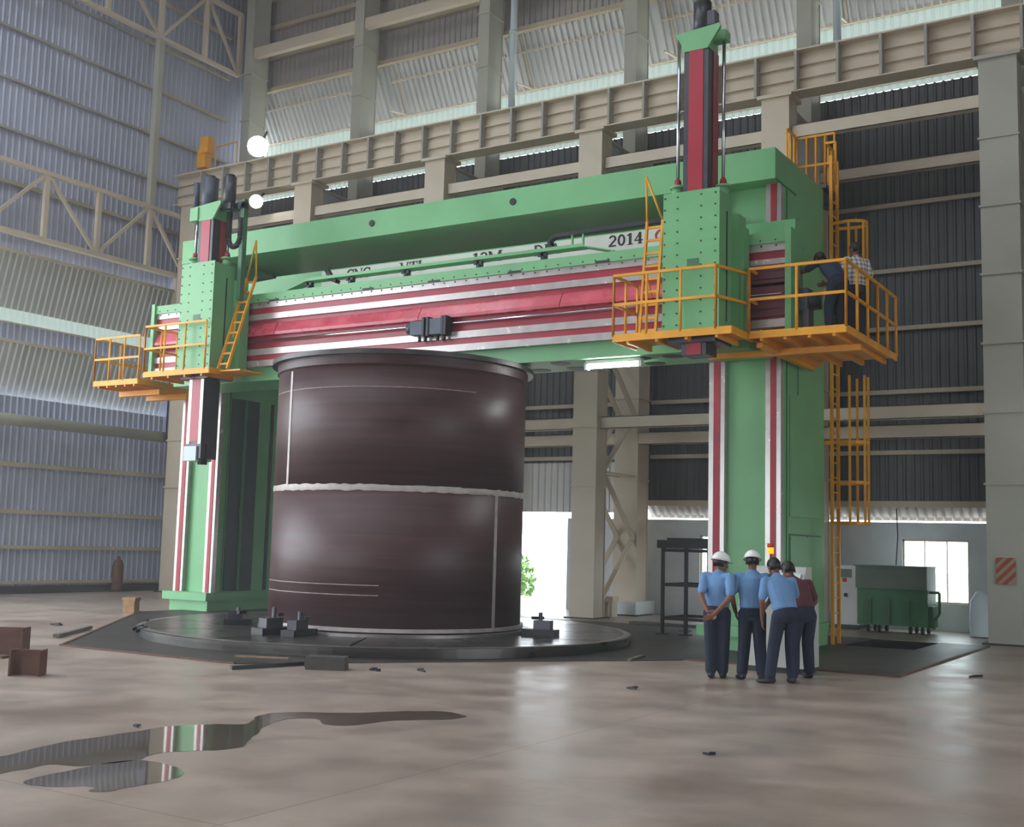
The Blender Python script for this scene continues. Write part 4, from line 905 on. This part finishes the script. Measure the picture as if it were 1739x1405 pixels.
    md = ob.modifiers.new('r', 'REMESH'); md.mode = 'VOXEL'; md.voxel_size = voxel; md.use_smooth_shade = True
    ms = ob.modifiers.new('s', 'SMOOTH'); ms.factor = .5; ms.iterations = 2
    dg = bpy.context.evaluated_depsgraph_get(); me2 = bpy.data.meshes.new_from_object(ob.evaluated_get(dg)); bpy.data.objects.remove(ob)
    for k in (shirt, 'trousers', 'skin', 'shoe'): me2.materials.append(MATS[k])
    import numpy as np
    nf = len(me2.polygons); cs = np.zeros(nf*3); me2.polygons.foreach_get('center', cs); cs = cs.reshape(-1, 3)
    best = np.full(nf, 9.); mi = np.zeros(nf, int)
    for p, q, r0, r1, m in seg:
        p_, q_ = np.array(p), np.array(q); d = q_-p_; t_ = np.clip(((cs-p_)@d)/max(d@d, 1e-9), 0, 1)
        dist = np.abs(np.linalg.norm(cs-(p_+t_[:, None]*d), axis=1)-(r0+(r1-r0)*t_)) if m == 9 else np.linalg.norm(cs-(p_+t_[:, None]*d), axis=1)-(r0+(r1-r0)*t_)
        k = dist < best; best[k] = dist[k]; mi[k] = m
    # the belt line of a tucked shirt, the ground line of the shoes
    pz = np.array(up1); hgt = (cs-np.array(pel))@pz
    lim = .045 if tucked else -.15
    arm = np.isin(mi, (2,))
    mi[(~arm) & (mi == 0) & (hgt < lim)] = 1; mi[(mi == 1) & (hgt >= lim) & (np.linalg.norm((cs-np.array(pel))-hgt[:, None]*pz, axis=1) < .24)] = 0
    me2.polygons.foreach_set('material_index', mi.astype(np.int32)); me2.polygons.foreach_set('use_smooth', np.ones(nf, bool)); me2.update()
    root = empty('person', loc, label, 'person', group); root.rotation_euler = (0, 0, facing)
    me2.name = 'body'; o = bpy.data.objects.new('body', me2); COL.objects.link(o); o.parent = root
    def child(name, m, f_):
        b_ = bmesh.new(); f_(b_); me_ = bpy.data.meshes.new(name); bmesh.ops.recalc_face_normals(b_, faces=b_.faces); b_.to_mesh(me_); b_.free(); me_.materials.append(MATS[m])
        me_.polygons.foreach_set('use_smooth', [True]*len(me_.polygons)); q = bpy.data.objects.new(name, me_); COL.objects.link(q); q.parent = root; return q
    def cap(b_, rx, ry, rz, z0, cut, c0=(0, -.008, .035)):
        # dome with a skirt down to a cut line, in head space
        n, k = 24, 9
        rows = [[H(c0[0]+rx*.97*math.cos(2*PI*i/n), c0[1]+ry*.97*math.sin(2*PI*i/n), c0[2]+z0+cut(math.sin(2*PI*i/n))) for i in range(n)]]
        for j in range(k):
            a = PI/2*j/(k-1)
            rows.append([H(c0[0]+rx*math.cos(a)*math.cos(2*PI*i/n), c0[1]+ry*math.cos(a)*math.sin(2*PI*i/n), c0[2]+z0+max(rz*math.sin(a), cut(math.sin(2*PI*i/n)))) for i in range(n)])
        R_ = [[b_.verts.new(p) for p in row] for row in rows[:-1]]; tp = b_.verts.new(rows[-1][0])
        for A, B in zip(R_[:-1], R_[1:]):
            for i in range(n): b_.faces.new((A[i], A[(i+1) % n], B[(i+1) % n], B[i]))
        for i in range(n): b_.faces.new((R_[-1][i], R_[-1][(i+1) % n], tp))
        b_.faces.new(list(reversed(R_[0])))
    child('hair', 'hair', lambda b_: cap(b_, .086, .106, .108, .0, lambda s: -.075 if s < -.2 else (-.04 if s < .35 else .03)))
    child('eyes', 'hair', lambda b_: [ball(b_, H(s*.03, .083, .014), .010, .008, .006, Rm) for s in (-1, 1)])
    if hat:
        def helm(b_):
            cap(b_, .112, .132, .118, .02, lambda s: 0.0)
            n = 28; A = [b_.verts.new(H(.110*math.cos(2*PI*i/n), -.008+.130*math.sin(2*PI*i/n), .060)) for i in range(n)]
            B = [b_.verts.new(H(.128*math.cos(2*PI*i/n), -.008+(.148+(.055*max(0, math.sin(2*PI*i/n))**3))*math.sin(2*PI*i/n), .048)) for i in range(n)]
            C = [b_.verts.new(H(.122*math.cos(2*PI*i/n), -.008+(.142+(.055*max(0, math.sin(2*PI*i/n))**3))*math.sin(2*PI*i/n), .042)) for i in range(n)]
            for P_, Q_ in ((A, B), (B, C), (C, A)):
                for i in range(n): b_.faces.new((P_[i], P_[(i+1) % n], Q_[(i+1) % n], Q_[i]))
            cone(b_, H(0, -.11, .12), H(0, .11, .13), .014, .014, 8)
        child('helmet', 'helmet', helm)
    return root
def stand(**kw):
    P = dict(pelvis=(0, 0, .90), chest=(0, -.01, 1.22), neck=(0, -.005, 1.42), head=(0, .02, 1.535), gaze=(0, 1, -.15),
             sh_l=(-.185, -.01, 1.355), sh_r=(.185, -.01, 1.355), el_l=(-.235, -.03, 1.08), el_r=(.235, -.03, 1.08), wr_l=(-.245, .06, .84), wr_r=(.245, .06, .84),
             hip_l=(-.085, 0, .86), hip_r=(.085, 0, .86), kn_l=(-.10, .02, .48), kn_r=(.10, .02, .48), an_l=(-.11, -.01, .08), an_r=(.11, -.01, .08))
    P.update(kw); return P
# man 1: helmet, hands clasped behind the back
p1 = ground(1217, 1152)
person('man in white helmet and light blue shirt with hands clasped behind his back', (p1.x, p1.y, 0), .28, stand(
    chest=(.01, .01, 1.21), neck=(.02, .03, 1.40), head=(.04, .06, 1.505), gaze=(.75, .75, -.2), twist=-.35,
    sh_l=(-.17, .05, 1.345), sh_r=(.18, -.075, 1.345), el_l=(-.20, -.14, 1.09), el_r=(.19, -.23, 1.07), wr_l=(-.10, -.24, .885), wr_r=(-.01, -.26, .85), hand_l=(.75, -.1, -.6), hand_r=(-.85, -.1, -.45), palm_l=(0, -1, 0), palm_r=(0, -1, 0),
    an_l=(-.075, -.02, .08), an_r=(.075, .03, .08), kn_l=(-.085, .02, .48), kn_r=(.085, .04, .48)), 'shirt_blue', True, group='men round the console')
# man 2: helmet, back to the camera
p2 = ground(1277, 1155)
person('man in white helmet and blue shirt seen from behind at the console centre', (p2.x, p2.y, 0), .36, stand(
    gaze=(.05, 1, -.3), el_l=(-.27, -.02, 1.10), wr_l=(-.22, .10, .88), el_r=(.26, .04, 1.10), wr_r=(.20, .22, .98),
    an_l=(-.13, -.02, .08), an_r=(.13, .0, .08), toe_l=(-.4, 1, 0), toe_r=(.4, 1, 0)), 'shirt_blue', True, group='men round the console')
# man 3: bare head, leaning towards the console
p3 = ground(1331, 1161)
person('bare-headed man in loose blue shirt leaning towards the console', (p3.x, p3.y, 0), .62, stand(
    pelvis=(.02, -.03, .90), chest=(-.02, .07, 1.19), neck=(-.05, .16, 1.375), head=(-.065, .225, 1.475), gaze=(-.3, .9, -.35), twist=.1,
    sh_l=(-.22, .11, 1.31), sh_r=(.15, .12, 1.31), el_l=(-.27, .07, 1.04), el_r=(.24, .24, 1.09), wr_l=(-.25, .12, .80), wr_r=(.14, .42, 1.0),
    hip_l=(-.07, -.03, .86), hip_r=(.10, -.03, .86), kn_l=(-.13, .0, .48), kn_r=(.11, .05, .48), an_l=(-.20, -.06, .08), an_r=(.12, .02, .08), toe_l=(-.9, .6, 0)), 'shirt_blue', False, group='men round the console')
# man 4: dark shirt, behind man 3
p4 = ground(1361, 1152)
person('man in dark maroon shirt half hidden behind the leaning man', (p4.x, p4.y, 0), .75, stand(
    pelvis=(0, -.08, .88), chest=(-.03, .06, 1.16), neck=(-.06, .19, 1.34), head=(-.07, .27, 1.43), gaze=(-.3, .9, -.4),
    sh_l=(-.22, .11, 1.27), sh_r=(.16, .11, 1.27), el_l=(-.28, .2, 1.05), el_r=(.26, .12, 1.02), wr_l=(-.2, .38, .95), wr_r=(.2, .26, .88), long_sleeve=False,
    hip_l=(-.085, -.07, .84), hip_r=(.085, -.07, .84)), 'shirt_maroon', False, group='men round the console')
# two men on the right platform
M1, M2 = Vector((-5.30, 18.12, 0)), Vector((-5.17, 18.86, 0))   # on the deck, inside the rail
person('man in navy shirt bending over a motor on the right platform', (M1.x, M1.y, 5.1), .95, stand(
    pelvis=(0, -.10, .86), chest=(0, .10, 1.10), neck=(0, .27, 1.24), head=(0, .37, 1.30), gaze=(0, .85, -.5),
    sh_l=(-.19, .20, 1.19), sh_r=(.19, .20, 1.19), el_l=(-.26, .42, 1.10), el_r=(.27, .26, .95), wr_l=(-.2, .66, 1.12), wr_r=(.2, .48, .95), hip_l=(-.085, -.09, .82), hip_r=(.085, -.09, .82)), 'shirt_navy', False, group='men on the platform')
person('man in checked white shirt standing at the platform rail looking left', (M2.x, M2.y, 5.1), .85, stand(
    gaze=(-.25, .95, -.15), twist=.0, el_l=(-.27, .12, 1.12), wr_l=(-.2, .36, 1.06), hand_l=(0, 1, -.2), palm_l=(0, 0, -1), el_r=(.27, -.02, 1.08), wr_r=(.26, .10, .86)), 'shirt_check', False, group='men on the platform')
# motor unit the men work on, at the end of the cross beam
r = empty('drive_unit', (-5.8, 18.1, 5.6), 'grey motor unit beside the bending man on the right platform', 'motor')
mb = MB(); mb.tube((-5.86, 18.2, 5.72), (-5.6, 18.26, 5.72), .13, 14); mb.box(-5.84, 18.34, 5.6, -5.6, 18.44, 5.86); mb.box(-5.86, 18.05, 5.55, -5.72, 18.34, 5.9); mb.build('motor_body', 'motor', r)
part('motor_foot', 'steel_dark', r, (-5.8, 18.05, 5.1, -5.7, 18.3, 5.56))

# ------------------------------------------------------------------ thin haze added to imitate lens veiling
hz = MB().box(-36, -20, -.6, 24, 44, 25).build('veil_haze', 'black')
m = bpy.data.materials.new('haze'); m.use_nodes = True; nt = m.node_tree; nt.nodes.clear()
o_ = nt.nodes.new('ShaderNodeOutputMaterial'); v_ = nt.nodes.new('ShaderNodeVolumeScatter'); v_.inputs['Color'].default_value = (.93, .96, 1, 1); v_.inputs['Density'].default_value = HAZE; v_.inputs['Anisotropy'].default_value = .35
nt.links.new(v_.outputs[0], o_.inputs['Volume']); hz.data.materials.clear(); hz.data.materials.append(m); hz['kind'] = 'stuff'; hz['label'] = 'thin added haze filling the hall like veiling glare'; hz['category'] = 'haze'
